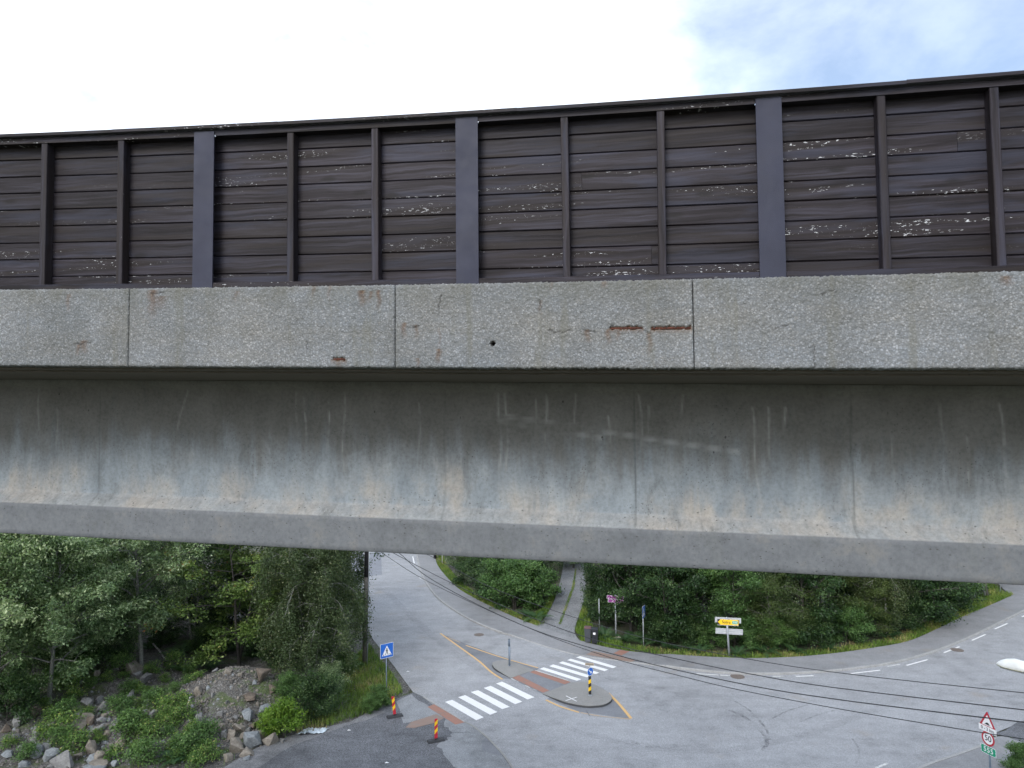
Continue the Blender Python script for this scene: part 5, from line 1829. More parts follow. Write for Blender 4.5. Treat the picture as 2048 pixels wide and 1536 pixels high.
# ------------------------------------------------------------------ wood beyond the junction
RT_ = 'trees of the wood beyond the junction'
for base, kind, sc, rz, nm, lab in (
    ((7.91, 56.96), 'dark1', .72, .2, 'dark_tree', 'dark bushy tree at the right edge of the gravel drive'),
    ((8.5, 52.44), 'dark2', .9, 1.0, 'dark_tree', 'dark tree behind the purple route signs'),
    ((10.65, 50.17), 'dark1', .86, 1.8, 'dark_tree', 'broad dark tree right of the oblique crossing sign'),
    ((13.11, 51.59), 'mid1', .95, 2.5, 'green_tree', 'mid-green tree left of the yellow direction sign'),
    ((15.07, 49.28), 'mid1', .78, 3.3, 'green_tree', 'lighter green tree directly behind the yellow direction sign'),
    ((17.45, 48.79), 'olive1', .72, .5, 'olive_tree', 'greyish green shrubby tree right of the yellow direction sign'),
    ((19.94, 49.69), 'dark2', .85, 4.0, 'dark_tree', 'dark tree at the middle of the right wood'),
    ((22.19, 51.09), 'olive1', 1.0, 4.8, 'olive_tree', 'olive tree with brownish crown in the right wood'),
    ((24.86, 50.78), 'olive1', .66, 2.0, 'olive_tree', 'rounded light green small tree left of the white birch trunk'),
    ((26.39, 51.21), 'birch2', .85, .4, 'birch_tree', 'birch with a clear white trunk in the right wood'),
    ((29.32, 53.06), 'dark1', .95, 5.5, 'dark_tree', 'very dark tree right of the white birch trunk'),
    ((32.73, 55.89), 'dark2', .95, 6.0, 'dark_tree', 'dark tree above the bend of the right pavement'),
    ((36.46, 59.19), 'mid1', .95, .9, 'green_tree', 'green tree near the leaning pole at far right'),
    ((10.37, 60.39), 'dark2', 1.15, 1.1, 'dark_tree', 'dark background tree behind the drive edge'),
    ((11.82, 58.3), 'dark1', 1.2, 2.1, 'dark_tree', 'dark background tree between the two crossing-side signs'),
    ((15.67, 57.58), 'dark2', 1.25, 3.1, 'dark_tree', 'dark background tree above the yellow direction sign'),
    ((19.32, 56.59), 'dark1', 1.25, 4.1, 'dark_tree', 'dark background tree right above the greyish shrubby tree'),
    ((23.56, 57.33), 'dark2', 1.25, 5.1, 'dark_tree', 'dark background tree behind the olive tree'),
    ((27.78, 58.24), 'dark1', 1.25, .1, 'dark_tree', 'dark background tree behind the rounded light green tree'),
    ((32.43, 60.46), 'dark2', 1.25, 1.4, 'dark_tree', 'dark background tree behind the white birch trunk'),
    ((37.98, 64.11), 'dark1', 1.25, 2.4, 'dark_tree', 'dark background tree at the right end of the wood'),
    ((43.04, 67.44), 'dark2', 1.2, 3.4, 'dark_tree', 'dark background tree behind the slim post pair'),
    ((1.54, 68.0), 'dark1', .8, 4.4, 'dark_tree', 'dark tree at the left edge of the gravel drive'),
    ((1.28, 80.11), 'dark2', 1.1, 5.4, 'dark_tree', 'dark tree further up the left side of the drive'),
    ((-1.5, 79.39), 'dark1', 1.2, .7, 'dark_tree', 'dark tree behind the bright shrubs left of the drive'),
    ((-6.15, 86.63), 'dark2', 1.2, 1.7, 'dark_tree', 'dark tree behind the stony bank by the pavement'),
    ((7.3, 85.0), 'olive1', .9, 2.7, 'olive_tree', 'pale olive tree hanging over the top of the gravel drive'),
    ((11.21, 68.67), 'dark2', 1.2, 3.7, 'dark_tree', 'dark tree at the top right of the gravel drive'),
):
    put_plant(P[kind], nm, lab, 'tree', base, sc, rz, RT_, -.05)

# ------------------------------------------------------------------ shrubs
SH = 'shrubs along the roads'
for base, kind, sc, rz, lab, zz in (
    ((0.09, 58.84), 'shrub1', 1.35, .3, 'bright green shrub on the corner left of the gravel drive', -.03),
    ((1.43, 60.36), 'shrub1', 1.3, 2.0, 'mid-green shrub beside the gravel drive', -.03),
    ((-1.83, 61.63), 'shrub2', 1.2, .9, 'dark shrub above the pavement bend left of the drive', -.03),
    ((-3.84, 66.99), 'shrub2', 1.0, 1.9, 'low dark shrub by the dry grass on the pavement bend', -.03),
    ((-5.87, 75.08), 'shrub3', 1.0, 2.9, 'greyish shrub on the stony bank by the thin stake', -.03),
    ((-3.75, 74.5), 'shrub2', 1.5, 3.9, 'dark shrub higher on the stony bank', -.03),
    ((-1.08, 69.14), 'shrub2', 1.6, 4.6, 'dark shrub behind the bright corner shrub', -.03),
    ((2.26, 62.34), 'shrub2', 1.0, 5.2, 'dark shrub hugging the left edge of the drive', -.03),
    ((6.75, 57.87), 'shrub2', .8, .3, 'shrub at the right edge of the drive above the bins', -.03),
    ((7.06, 54.51), 'shrub2', .9, 1.3, 'shrub around the thin bare post', -.03),
    ((10.07, 49.85), 'shrub2', .75, 2.3, 'low shrub right of the oblique crossing sign', -.03),
    ((11.62, 49.16), 'shrub2', .7, 3.3, 'low brownish shrub on the verge in the middle', -.03),
    ((13.36, 48.69), 'shrub1', .62, 4.3, 'low green shrub at the foot of the leaning sign post', -.03),
    ((15.8, 48.41), 'shrub1', .7, 5.3, 'bright low shrub right of the leaning sign post', -.03),
    ((17.79, 48.36), 'shrub1', .72, .8, 'low leafy shrub in front of the greyish shrubby tree', -.03),
    ((20.06, 48.82), 'shrub2', .8, 1.8, 'dark low shrub at the middle of the right verge', -.03),
    ((18.03, 50.86), 'shrub3', 1.5, 2.8, 'grey-green willow shrub behind the verge at right', -.03),
    ((22.83, 49.83), 'shrub1', .85, 3.8, 'low shrub left of the rounded light green tree', -.03),
    ((25.38, 50.77), 'shrub2', .85, 4.8, 'low dark shrub below the white birch trunk', -.03),
    ((28.55, 52.34), 'shrub2', .9, 5.8, 'dark shrub at the pavement bend', -.03),
    ((32.14, 55.35), 'shrub2', .9, .2, 'dark shrub above the pavement bend at right', -.03),
    ((35.89, 58.74), 'shrub1', .8, 1.2, 'green shrub near the far grass tip', -.03),
    ((39.25, 62.26), 'shrub2', .8, 2.2, 'shrub by the slim post pair', -.03),
    ((-10.24, 38.1), 'shrub2', .8, .5, 'round dark shrub at the foot of the birches by the lot', None),
    ((-11.81, 38.77), 'shrub1', .5, 1.5, 'small green shrub between the gravel mound and the birches', None),
    ((-10.39, 44.31), 'shrub1', .5, 2.5, 'green shrub at the foot of the utility pole', None),
    ((-10.3, 39.84), 'shrub3', .7, 3.5, 'greyish shrub left of the grass verge', None),
    ((-14.36, 45.06), 'shrub2', .8, 4.5, 'dark shrub behind the brown round boulder', None),
    ((-20.57, 48.41), 'shrub2', .7, 5.5, 'dark shrub behind the top of the gravel mound', None),
    ((-20.67, 52.47), 'shrub2', 1.1, 1.1, 'dark shrub in the shade gap left of the birches', None),
    ((-23.87, 53.52), 'shrub2', 1.0, 2.1, 'dark shrub in the shade gap under the twiggy tree', None),
    ((-16.91, 48.96), 'shrub2', 1.0, 3.1, 'dark shrub behind the crest right of the mound', None),
    ((-24.3, 50.22), 'shrub2', .7, .6, 'dark shrub behind the fallen white branch', None),
    ((-24.46, 42.9), 'shrub2', 1.0, 1.6, 'dark shrub beside the lichened boulder', None),
    ((-29.72, 44.35), 'shrub2', 1.2, 2.6, 'dark shrub behind the left willows', None),
    ((-25.49, 41.01), 'shrub1', .8, 3.6, 'green shrub in front of the slim willow trunk', None),
    ((-25.26, 36.11), 'shrub2', .9, 4.6, 'dark shrub at the foot of the leaning willow', None),
    ((-25.44, 41.86), 'shrub3', 1.7, .7, 'grey-green willow scrub behind the slim willow trunk', None),
    ((-27.94, 40.67), 'shrub3', 1.7, 1.7, 'grey-green willow scrub at the left edge', None),
    ((-26.4, 47.45), 'shrub3', 1.6, 2.7, 'grey-green willow scrub above the lichened boulder', None),
    ((-7.25, 39.4), 'shrub1', .36, .4, 'leafy green clump at the foot of the near crossing sign', None),
    ((-7.6, 38.55), 'shrub1', .3, 1.4, 'leafy green clump on the lot edge left of the crossing sign', None),
    ((21.85, 31.24), 'shrub1', .5, 2.4, 'olive and yellow flecked bush at the lower right corner', .05),
):
    put_plant(P[kind], 'shrub', lab, 'shrub', base, sc, rz, SH, zz, parts=('stems', 'foliage'))
put_plant(P['shrub3'], 'shrub', 'pale greyish bush hanging over the top of the gravel drive', 'shrub', (6.2, 74.33), 1.7, .4, SH, -.03, parts=('stems', 'foliage'))
put_plant(P['shrub2'], 'shrub', 'dark bush closing the top of the gravel drive', 'shrub', (6.92, 80.72), 2.4, 1.4, SH, -.03, parts=('stems', 'foliage'))
put_plant(P['bright'], 'shrub', 'bright yellow-green bush among the boulders at the lot edge', 'shrub', (-11.31, 35.55), 1.05, .4, SH, parts=('stems', 'foliage'))
put_plant(P['bright'], 'shrub', 'small yellow-green bush touching the bright bush on its left', 'shrub', (-12.32, 36.14), .6, 2.4, SH, parts=('stems', 'foliage'))

# weeds on the rubble
WD = 'weeds among the rubble'
wr = random.Random(17)
spots = [(-23.25, 36.27), (-24.31, 37.31), (-22.5, 36.27), (-23.0, 42.16), (-21.2, 40.43), (-20.46, 38.28), (-20.31, 39.78), (-20.19, 41.78), (-21.24, 42.42), (-18.44, 39.31), (-17.2, 37.51), (-18.75, 36.27), (-18.93, 35.77), (-18.01, 35.33), (-17.62, 36.02), (-16.86, 35.72), (-16.5, 36.27), (-17.53, 34.88),
         (-16.79, 35.08), (-15.98, 34.64), (-15.72, 35.38), (-18.67, 34.98), (-16.26, 34.24), (-15.16, 33.65), (-14.87, 34.29), (-14.02, 33.4), (-14.92, 34.94), (-14.28, 32.69), (-15.53, 33.2), (-17.88, 34.19), (-20.23, 36.92), (-23.66, 38.97), (-23.74, 40.47), (-23.14, 41.12), (-24.77, 40.32), (-24.92, 41.71),
         (-25.67, 38.36), (-25.38, 36.81), (-21.87, 35.27), (-21.57, 34.43), (-22.58, 34.88), (-20.55, 33.94), (-18.38, 33.39), (-16.77, 32.94), (-17.33, 39.54), (-19.42, 43.14), (-22.33, 33.29), (-23.73, 34.13), (-19.79, 34.63), (-18.78, 37.82), (-17.81, 36.91), (-19.64, 45.14), (-20.73, 43.83)]
WEEDS = []
spots += [(wr.uniform(-26, -17.2), wr.uniform(34.2, 41.5)) for _ in range(12)]
for i, s in enumerate(spots):
    k = wr.choice(['weed1', 'weed1', 'weed2', 'weed2', 'weed3'])
    sc = wr.uniform(.4, .95) * (1 if i < 53 else .7)
    e = put_plant(P[k], 'weed', 'leafy green weed', 'weed', s, sc, wr.uniform(0, 6.28), WD, parts=('stems', 'foliage'))
    WEEDS.append((e, ('tall' if sc > .7 else 'low') + (' dark green weed' if k == 'weed2' else ' light green weed')))

# ferns
FN = 'ferns'
for i, (base, sc, lab) in enumerate((((-19.92, 43.38), 1.1, 'fern at the left end of the gravel mound'), ((-18.67, 44.7), 1.0, 'fern behind the gravel mound'), ((-24.3, 50.22), 1.4, 'large fern beside the bare willow trunk'),
                                    ((-24.72, 52.57), 1.5, 'fern in the shade behind the fallen white branch'), ((-24.3, 55.07), 1.6, 'fern high in the shade under the twiggy tree'), ((-24.73, 49.01), 1.1, 'fern behind the tan boulder'), ((-26.57, 58.18), 1.6, 'topmost fern in the shade gap'),
                                    ((-21.67, 50.17), 1.5, 'fern left of the yellow-green tree'), ((-20.54, 50.37), 1.4, 'fern in the dark under the yellow-green tree'), ((-18.96, 48.31), 1.2, 'fern at the foot of the yellow-green tree'), ((-16.92, 47.11), 1.2, 'fern right of the yellow-green tree'), ((-21.96, 48.16), 1.2, 'fern in front of the twiggy tree'), ((-19.98, 47.81), 1.1, 'fern just above the gravel mound crest'), ((-21.96, 46.39), 1.0, 'fern by the upper end of the fallen white branch'),
                                    ((-15.34, 34.29), 1.0, 'fern-like tuft in the rubble near the lot'), ((-15.0, 33.3), 1.2, 'large feathery clump at the bottom of the rubble'), ((-15.74, 33.4), 1.0, 'feathery clump left of the large one at the bottom'),
                                    ((1.69, 55.47), 1.3, 'fern on the drive corner below the bright shrub'), ((1.05, 56.04), 1.1, 'fern beside the grass on the drive corner'), ((8.54, 50.0), 1.2, 'fern left of the oblique crossing sign'), ((9.38, 49.87), 1.4, 'fern right behind the oblique crossing sign'),
                                    ((9.93, 49.21), 1.2, 'fern arching right of the oblique crossing sign'), ((6.38, 50.74), 1.2, 'brownish fern clump right of the bins'), ((7.64, 49.81), 1.2, 'fern behind the small boulder'), ((10.54, 48.14), .9, 'fern on the verge in the middle'), ((12.23, 47.59), .9, 'fern left of the leaning sign post'),
                                    ((14.53, 47.04), .9, 'fern right of the leaning sign post'), ((16.37, 47.18), 1.0, 'fern in the bright verge shrubs'), ((18.39, 47.33), 1.0, 'fern at the right end of the verge shrubs'), ((20.76, 47.87), .9, 'fern on the right verge'), ((26.13, 50.18), .9, 'fern below the birch'))):
    x, y = base
    o = link('fern', FERN[i % 2], None, (x, y, terrain(x, y) if x < -9.4 else .0), (0, 0, i * 1.3))
    o.scale = (sc, sc, sc)
    tag(o, lab, 'fern', FN)


# ------------------------------------------------------------------ grass
def in_poly(p, poly):
    x, y = p[:, 0], p[:, 1]
    ins = np.zeros(len(p), bool)
    n = len(poly)
    for i in range(n):
        x0, y0 = poly[i]
        x1, y1 = poly[(i + 1) % n]
        c = ((y0 > y) != (y1 > y)) & (x < (x1 - x0) * (y - y0) / (y1 - y0 + 1e-12) + x0)
        ins ^= c
    return ins


def grass(poly, dens, ln, seed, mat, label, wid=.02, patch=.0, shift=0.0):
    r = np.random.default_rng(seed)
    P_ = np.array(poly)
    lo, hi = P_.min(0), P_.max(0)
    n = int((hi - lo).prod() * dens)
    p = r.uniform(lo, hi, (n, 2))
    p = p[in_poly(p, poly)]
    if patch:
        q = np.sin(p[:, 0] * 1.7 + 1) * np.sin(p[:, 1] * 1.3) + .5 * np.sin(p[:, 0] * 4.1 + p[:, 1] * 3.3)
        p = p[q + r.normal(0, .4, len(p)) > patch]
    n = len(p)
    z = np.array([terrain(a, b_) if a < -9.4 else -.03 for a, b_ in p])
    base = np.column_stack([p, z])
    az = r.uniform(0, 2 * np.pi, n)
    L_ = ln * r.uniform(.5, 1.4, n)
    be = r.uniform(.15, .75, n)
    d = np.column_stack([np.cos(az), np.sin(az), np.zeros(n)])
    s = np.column_stack([-np.sin(az), np.cos(az), np.zeros(n)]) * (wid * .5)
    mid = base + d * (L_ * be * .35)[:, None] + np.array([0, 0, 1]) * (L_ * .62)[:, None]
    tip = base + d * (L_ * be)[:, None] + np.array([0, 0, 1]) * (L_ * (1.05 - be * .55))[:, None]
    v = np.stack([base - s, base + s, mid + s * .7, mid - s * .7, tip], 1).reshape(-1, 3)
    k = np.arange(n)[:, None] * 5
    f = np.concatenate([k + np.array([[0, 1, 2]]), k + np.array([[0, 2, 3]]), k + np.array([[3, 2, 4]])])
    q = .5 + .25 * np.sin(p[:, 0] * 1.1 + p[:, 1] * .7) + .2 * np.sin(p[:, 0] * 2.9 - p[:, 1] * 1.9) + shift
    tint = np.clip(q * .75 + r.normal(0, .16, n), 0, 1)
    me = np_mesh('grass', v, f, LEAF[mat], {'tint': np.repeat(tint, 5)})
    o = link('grass', me)
    tag(o, label, 'grass', None, 'stuff')
    return o


grass([(-10.04, 49.87), (-8.71, 46.81), (-7.18, 43.46), (-6.36, 41.25), (-6.84, 40.2), (-7.39, 39.0), (-8.29, 37.85), (-9.39, 36.85), (-10.75, 36.3), (-11.36, 35.85), (-11.05, 37.29), (-10.15, 39.79), (-10.34, 44.11), (-10.38, 47.81)], 230, .3, 1, 'grass', 'mown and tussocky grass verge between the birches and the road', .026, 0, .02)
grass([(-10.45, 45.91), (-9.01, 45.86), (-7.6, 42.46), (-8.03, 40.2), (-9.12, 40.1)], 90, .22, 2, 'dry', 'dry straw patches in the grass verge by the utility pole', .022, .1)
grass([(-10.99, 36.25), (-9.93, 36.95), (-9.38, 36.3), (-10.59, 35.75)], 200, .25, 12, 'dry', 'dry brown grass at the lot edge under the dark shrub', .022)
ov = outer_line
verge1 = [offset_line(ov, .03)[i] for i in range(4, 46)] + [offset_line(ov, 1.0)[i] for i in range(45, 3, -1)]
grass(verge1, 200, .26, 3, 'grass', 'grass strip along the pavement bend left of the drive', .03, 0, .05)
verge2 = [offset_line(ov, .03)[i] for i in range(59, 130)] + [offset_line(ov, 1.15)[i] for i in range(129, 58, -1)]
grass(verge2, 200, .24, 4, 'grass', 'grass strip along the pavement in front of the wood', .03, 0, .05)
verge3 = [offset_line(ov, .4)[i] for i in range(70, 122)] + [offset_line(ov, 1.5)[i] for i in range(121, 69, -1)]
grass(verge3, 90, .3, 5, 'dry', 'dry straw in the verge before the wood', .03, .45)
grass([(1.56, 53.89), (2.13, 55.06), (2.87, 58.14), (3.68, 62.81), (3.16, 62.82), (2.18, 58.02), (0.84, 55.5)], 260, .35, 6, 'grass', 'long grass on the corner left of the drive', .03, 0, -.1)
grass([(4.63, 50.11), (4.47, 52.56), (5.33, 57.33), (6.41, 63.06), (6.7, 61.33), (5.69, 54.03), (6.16, 51.79), (7.3, 49.82), (7.42, 48.43)], 230, .4, 7, 'grass', 'long grass around the bins right of the drive', .03, 0, -.05)
grass([(3.34, 54.23), (3.53, 54.22), (4.64, 60.58), (5.56, 65.86), (6.42, 73.35), (6.27, 73.36), (5.33, 65.87), (4.43, 60.59)], 420, .15, 8, 'grass', 'grassy strip in the middle of the gravel drive', .035, 0, .05)
grass([(34.6, 55.0), (38.86, 58.48), (42.78, 61.44), (43.16, 62.47), (42.57, 62.49), (44.07, 66.19), (43.49, 66.21), (39.32, 61.05), (36.1, 57.96), (32.0, 53.24)], 110, .28, 9, 'grass', 'bright grass tip between the far road and the pavement at right', .035, 0, .0)
grass([(-19.32, 38.37), (-16.98, 35.23), (-14.76, 35.14), (-12.87, 33.4), (-13.25, 32.65), (-17.54, 32.69), (-19.14, 35.18)], 70, .35, 10, 'grass', 'rough grass between the boulders', .02, .15, -.2)
grass([(-22.71, 35.82), (-21.29, 35.13), (-20.2, 33.74), (-20.84, 32.94), (-22.72, 34.04)], 60, .3, 11, 'grass', 'rough grass among the boulders at lower left', .02, .15, -.15)
grass([(23.3, 34.73), (24.01, 34.3), (23.73, 31.73), (22.05, 30.09), (21.4, 30.91)], 40, .2, 13, 'dry', 'straw on the ground at the lower right corner', .02, .2)


# ================================================================== ROCKS
def mat_rock(name, a, b_, c):
    m, t, bs, _ = material(name)
    co = t.coord()
    n = t.noise(co, 5, 6, .65, .3)
    n2 = t.noise(co, 26, 5, .7)
    col = t.ramp(t.m('ADD', t.m('MULTIPLY', n, .6), t.m('MULTIPLY', n2, .4)), [(.32, a), (.5, b_), (.68, c)])
    t.put(bs.inputs['Base Color'], col)
    bs.inputs['Roughness'].default_value = .88
    t.put(bs.inputs['Normal'], t.bump(t.m('ADD', n, n2), .5, .03))
    return m


ROCK = {'g': mat_rock('grey_rock', (.08, .08, .08), (.17, .17, .168), (.28, .28, .275)), 't': mat_rock('tan_rock', (.09, .078, .062), (.19, .168, .14), (.28, .255, .22)),
        'b': mat_rock('blue_grey_rock', (.085, .095, .103), (.17, .185, .195), (.29, .31, .32)), 's': mat_rock('dark_gravel', (.045, .04, .036), (.105, .097, .088), (.22, .21, .195)), 'd': mat_rock('brown_rock', (.065, .05, .04), (.12, .095, .075), (.2, .165, .13))}


def rock_mesh(seed, mat, n=14, sub=False):
    rr = np.random.default_rng(seed)
    p = rr.normal(0, 1, (n, 3))
    p /= np.linalg.norm(p, axis=1, keepdims=True)
    p = np.sign(p) * np.abs(p) ** .62
    p *= rr.uniform(.8, 1.1, (n, 1)) * .56
    bm = bmesh.new()
    for q in p:
        bm.verts.new(q)
    res = bmesh.ops.convex_hull(bm, input=bm.verts)
    dead = [g for g in res['geom_interior'] if isinstance(g, bmesh.types.BMVert)]
    bmesh.ops.delete(bm, geom=dead, context='VERTS')
    bmesh.ops.bevel(bm, geom=[e_ for e_ in bm.edges], offset=.018, segments=1, affect='EDGES', clamp_overlap=True)
    me = bpy.data.meshes.new('rock')
    bm.to_mesh(me)
    bm.free()
    me.materials.append(mat)
    return me


RM = {k: [rock_mesh(i * 7 + ord(k), ROCK[k]) for i in range(6)] for k in ROCK if k != 's'}
rk = random.Random(23)
LAND = []


def near_label(what, x, y):
    """say which one by the nearest landmark stone and the side it lies on"""
    d, lx_, ly_, nm = min((math.hypot(x - a, y - b_), a, b_, n_) for a, b_, n_ in LAND)
    dx, dy = x - lx_, y - ly_
    side = ('right of' if dx > 0 else 'left of') if abs(dx) > abs(dy) else ('just behind' if dy > 0 else 'in front of')
    far = '' if d < 1.1 else 'further '
    if side == 'just behind' and far:
        side = 'behind'
    return '%s %s%s the %s' % (what, far if side != 'in front of' or not far else 'well ', side, nm)


special = {
    (148, 1450): 'long flat tan boulder in the left heap', (233, 1329): 'lichened grey boulder at the top of the left bank', (266, 1334): 'rounded tan boulder beside the bare willow trunk',
    (504, 1484): 'tall pointed pale grey boulder at the lot edge', (540, 1481): 'blocky tan boulder below the bright bush', (471, 1493): 'large slanting tan boulder at the lot edge',
    (494, 1433): 'tilted grey slab on the gravel mound', (533, 1422): 'smooth blue-grey slab on the right of the gravel mound', (524, 1350): 'round brown boulder behind the top of the gravel mound',
    (500, 1395): 'brown mossy boulder in the middle of the gravel mound', (129, 1523): 'broad grey boulder at the bottom edge, left', (182, 1497): 'upright tan boulder left of the weeds', (156, 1487): 'rounded tan boulder in the lower left rubble',
    (72, 1506): 'blue-grey upright boulder at lower left', (293, 1360): 'grey block in the weeds under the willow', (190, 1534): 'flat blue-grey slab at the bottom edge'}
ROCKS = [((-24.55, 35.77), 34, 1446, 20, 18, 'g'), ((-21.58, 35.52), 148, 1450, 38, 22, 't'), ((-22.01, 36.22), 148, 1436, 24, 13, 'g'), ((-21.35, 36.27), 176, 1435, 22, 12, 't'), ((-21.0, 35.77), 178, 1446, 20, 16, 'd'), ((-21.34, 37.42), 203, 1415, 16, 20, 'g'), ((-22.31, 38.88), 198, 1402, 13, 12, 'g'),
         ((-22.65, 38.27), 172, 1407, 24, 14, 'g'), ((-20.55, 37.17), 228, 1422, 18, 14, 't'), ((-20.66, 36.52), 209, 1432, 12, 10, 't'), ((-20.51, 35.87), 200, 1445, 14, 14, 'g'), ((-20.31, 35.23), 193, 1461, 18, 16, 'g'), ((-20.66, 34.34), 156, 1487, 22, 20, 't'), ((-20.24, 34.78), 185, 1476, 10, 13, 't'),
         ((-19.81, 33.94), 182, 1497, 22, 24, 't'), ((-22.11, 33.54), 72, 1506, 20, 22, 'b'), ((-21.88, 33.79), 89, 1501, 15, 18, 'g'), ((-21.33, 33.44), 103, 1511, 20, 16, 'b'), ((-20.35, 32.84), 129, 1523, 32, 26, 'g'), ((-20.08, 33.39), 156, 1515, 13, 12, 't'), ((-19.36, 33.19), 182, 1521, 16, 11, 'b'),
         ((-19.03, 33.44), 203, 1513, 26, 16, 't'), ((-18.73, 32.84), 201, 1528, 30, 11, 't'), ((-18.77, 32.49), 190, 1534, 40, 10, 'b'), ((-18.72, 34.39), 239, 1489, 20, 13, 't'), ((-18.07, 36.32), 308, 1432, 13, 15, 'g'), ((-21.08, 39.63), 259, 1393, 17, 14, 'g'), ((-17.74, 37.66), 347, 1405, 14, 15, 't'),
         ((-16.87, 34.14), 312, 1495, 18, 20, 'g'), ((-23.43, 42.55), 233, 1329, 27, 20, 'g'), ((-22.41, 42.46), 266, 1334, 32, 22, 't'), ((-21.13, 41.53), 293, 1360, 20, 16, 'g'), ((-21.88, 41.87), 273, 1352, 14, 12, 'g'), ((-24.08, 41.66), 193, 1347, 10, 10, 't'), ((-24.15, 36.46), 69, 1427, 22, 22, 'd'),
         ((-22.9, 34.58), 68, 1479, 12, 13, 'g'), ((-23.06, 35.02), 74, 1466, 15, 14, 'g'), ((-22.64, 35.37), 101, 1458, 16, 12, 'g'), ((-18.98, 33.84), 215, 1506, 10, 9, 't'), ((-18.32, 33.79), 242, 1507, 11, 9, 't'), ((-21.4, 35.08), 144, 1467, 20, 10, 'd'),
         ((-12.53, 34.6), 504, 1484, 27, 32, 'b'), ((-11.77, 34.9), 540, 1481, 25, 25, 't'), ((-12.41, 35.55), 523, 1469, 20, 15, 't'), ((-13.18, 34.25), 471, 1493, 32, 28, 't'), ((-12.42, 33.8), 496, 1506, 23, 14, 't'), ((-13.15, 33.3), 456, 1517, 15, 16, 't'), ((-12.32, 33.35), 493, 1518, 14, 7, 'b'),
         ((-13.82, 35.39), 463, 1471, 14, 20, 't'), ((-13.71, 35.94), 476, 1459, 24, 14, 't'), ((-13.27, 35.49), 487, 1471, 14, 11, 't'), ((-14.56, 35.89), 441, 1457, 18, 13, 't'), ((-14.18, 35.39), 448, 1470, 13, 15, 'g'), ((-13.58, 36.78), 494, 1433, 25, 22, 'b'), ((-12.8, 37.38), 533, 1422, 25, 16, 'b'),
         ((-12.54, 36.99), 538, 1437, 19, 10, 'b'), ((-13.83, 37.85), 500, 1395, 27, 16, 'd'), ((-13.66, 39.13), 524, 1350, 25, 24, 'd'), ((-15.5, 39.11), 456, 1343, 13, 9, 't'), ((-13.26, 36.04), 496, 1459, 10, 8, 'g'), ((-12.75, 36.09), 517, 1460, 9, 8, 'g'), ((-13.04, 36.39), 510, 1451, 24, 10, 'd'),
         ((-11.3, 35.15), 563, 1481, 11, 6, 'g'), ((-16.61, 38.09), 398, 1383, 14, 16, 't'), ((-15.69, 36.03), 398, 1443, 14, 24, 'g'), ((-17.01, 35.38), 332, 1460, 26, 12, 'g'), ((-15.77, 37.8), 425, 1392, 10, 8, 'g'), ((-13.89, 38.73), 510, 1365, 9, 7, 'b'), ((-16.43, 39.67), 430, 1342, 12, 8, 'g'),
         ((-12.95, 38.65), 544, 1380, 16, 14, 'd'), ((-14.79, 38.96), 480, 1350, 8, 6, 't'), ((-14.99, 36.87), 440, 1427, 12, 9, 'g'), ((-15.25, 36.28), 420, 1443, 12, 9, 'g'), ((-14.15, 36.68), 470, 1437, 11, 8, 'g'), ((-13.39, 37.71), 515, 1407, 9, 7, 't'), ((-14.85, 37.46), 455, 1407, 8, 7, 'g'),
         ((-23.88, 34.68), 30, 1476, 14, 10, 'g'), ((-23.35, 33.44), 15, 1511, 16, 11, 'b'), ((-22.14, 32.69), 45, 1531, 15, 11, 'b'), ((-24.78, 35.27), 10, 1459, 18, 8, 'd'), ((-19.75, 35.18), 215, 1467, 12, 8, 't'), ((-19.65, 35.87), 235, 1447, 16, 8, 'g'), ((-23.15, 33.98), 40, 1497, 11, 8, 'g'), ((-20.83, 32.74), 105, 1531, 14, 9, 'g'), ((-18.1, 32.89), 230, 1529, 13, 10, 'b'), ((-19.16, 35.43), 245, 1458, 14, 9, 't')]
for (x, y), px, py, pw, ph, k in ROCKS:
    if (px, py) in special:
        LAND.append((x, y, special[(px, py)].split(' at the ')[0].split(' in the ')[0].split(' on the ')[0].split(' beside ')[0].split(' below ')[0].split(' behind ')[0].split(' left of ')[0]))
CN = {'g': 'grey', 't': 'tan', 'b': 'blue-grey', 'd': 'brown'}
for i, ((x, y), px, py, pw, ph, k) in enumerate(ROCKS):
    ppm = 1420 / math.hypot(x, y)
    wd, ht = pw / ppm, ph / ppm
    o = link('boulder', RM[k][i % 6], None, (x, y, terrain(x, y) + ht * .34), (rk.uniform(-.3, .3), rk.uniform(-.3, .3), rk.uniform(0, 6.28)))
    o.scale = (wd * 1.12, wd * rk.uniform(.75, 1.0), ht * 1.12)
    lab = special.get((px, py))
    sz = 'small ' if pw * ph < 130 else ('' if pw * ph < 300 else 'big ')
    tag(o, lab or near_label(sz + CN[k] + ' boulder', x, y), 'boulder', 'boulders of the rubble bank')
for e, what in WEEDS:
    e['label'] = near_label(what, e.location.x, e.location.y)
same = {}
for o in COL.objects:
    if o.parent is None and o.name.split('.')[0] in ('weed', 'boulder'):
        same.setdefault(o['label'], []).append(o)
for lab, os_ in same.items():
    if len(os_) > 1:
        os_.sort(key=lambda q: q.location.y)
        words = {2: ['nearer', 'farther back'], 3: ['nearest', 'middle one', 'farthest back']}.get(len(os_), ['nearest', 'second nearest', 'third nearest', 'fourth nearest', 'fifth nearest', 'sixth nearest', 'seventh nearest', 'eighth nearest', 'ninth nearest'])
        for q, wd_ in zip(os_, words):
            q['label'] = lab + ', ' + wd_
(bx_, by_) = (7.18, 49.93)
o = link('boulder', RM['t'][2], None, (bx_, by_, .1), (0.1, 0, .7))
o.scale = (.75, .6, .55)
tag(o, 'small pale tan boulder at the foot of the purple route sign', 'boulder')
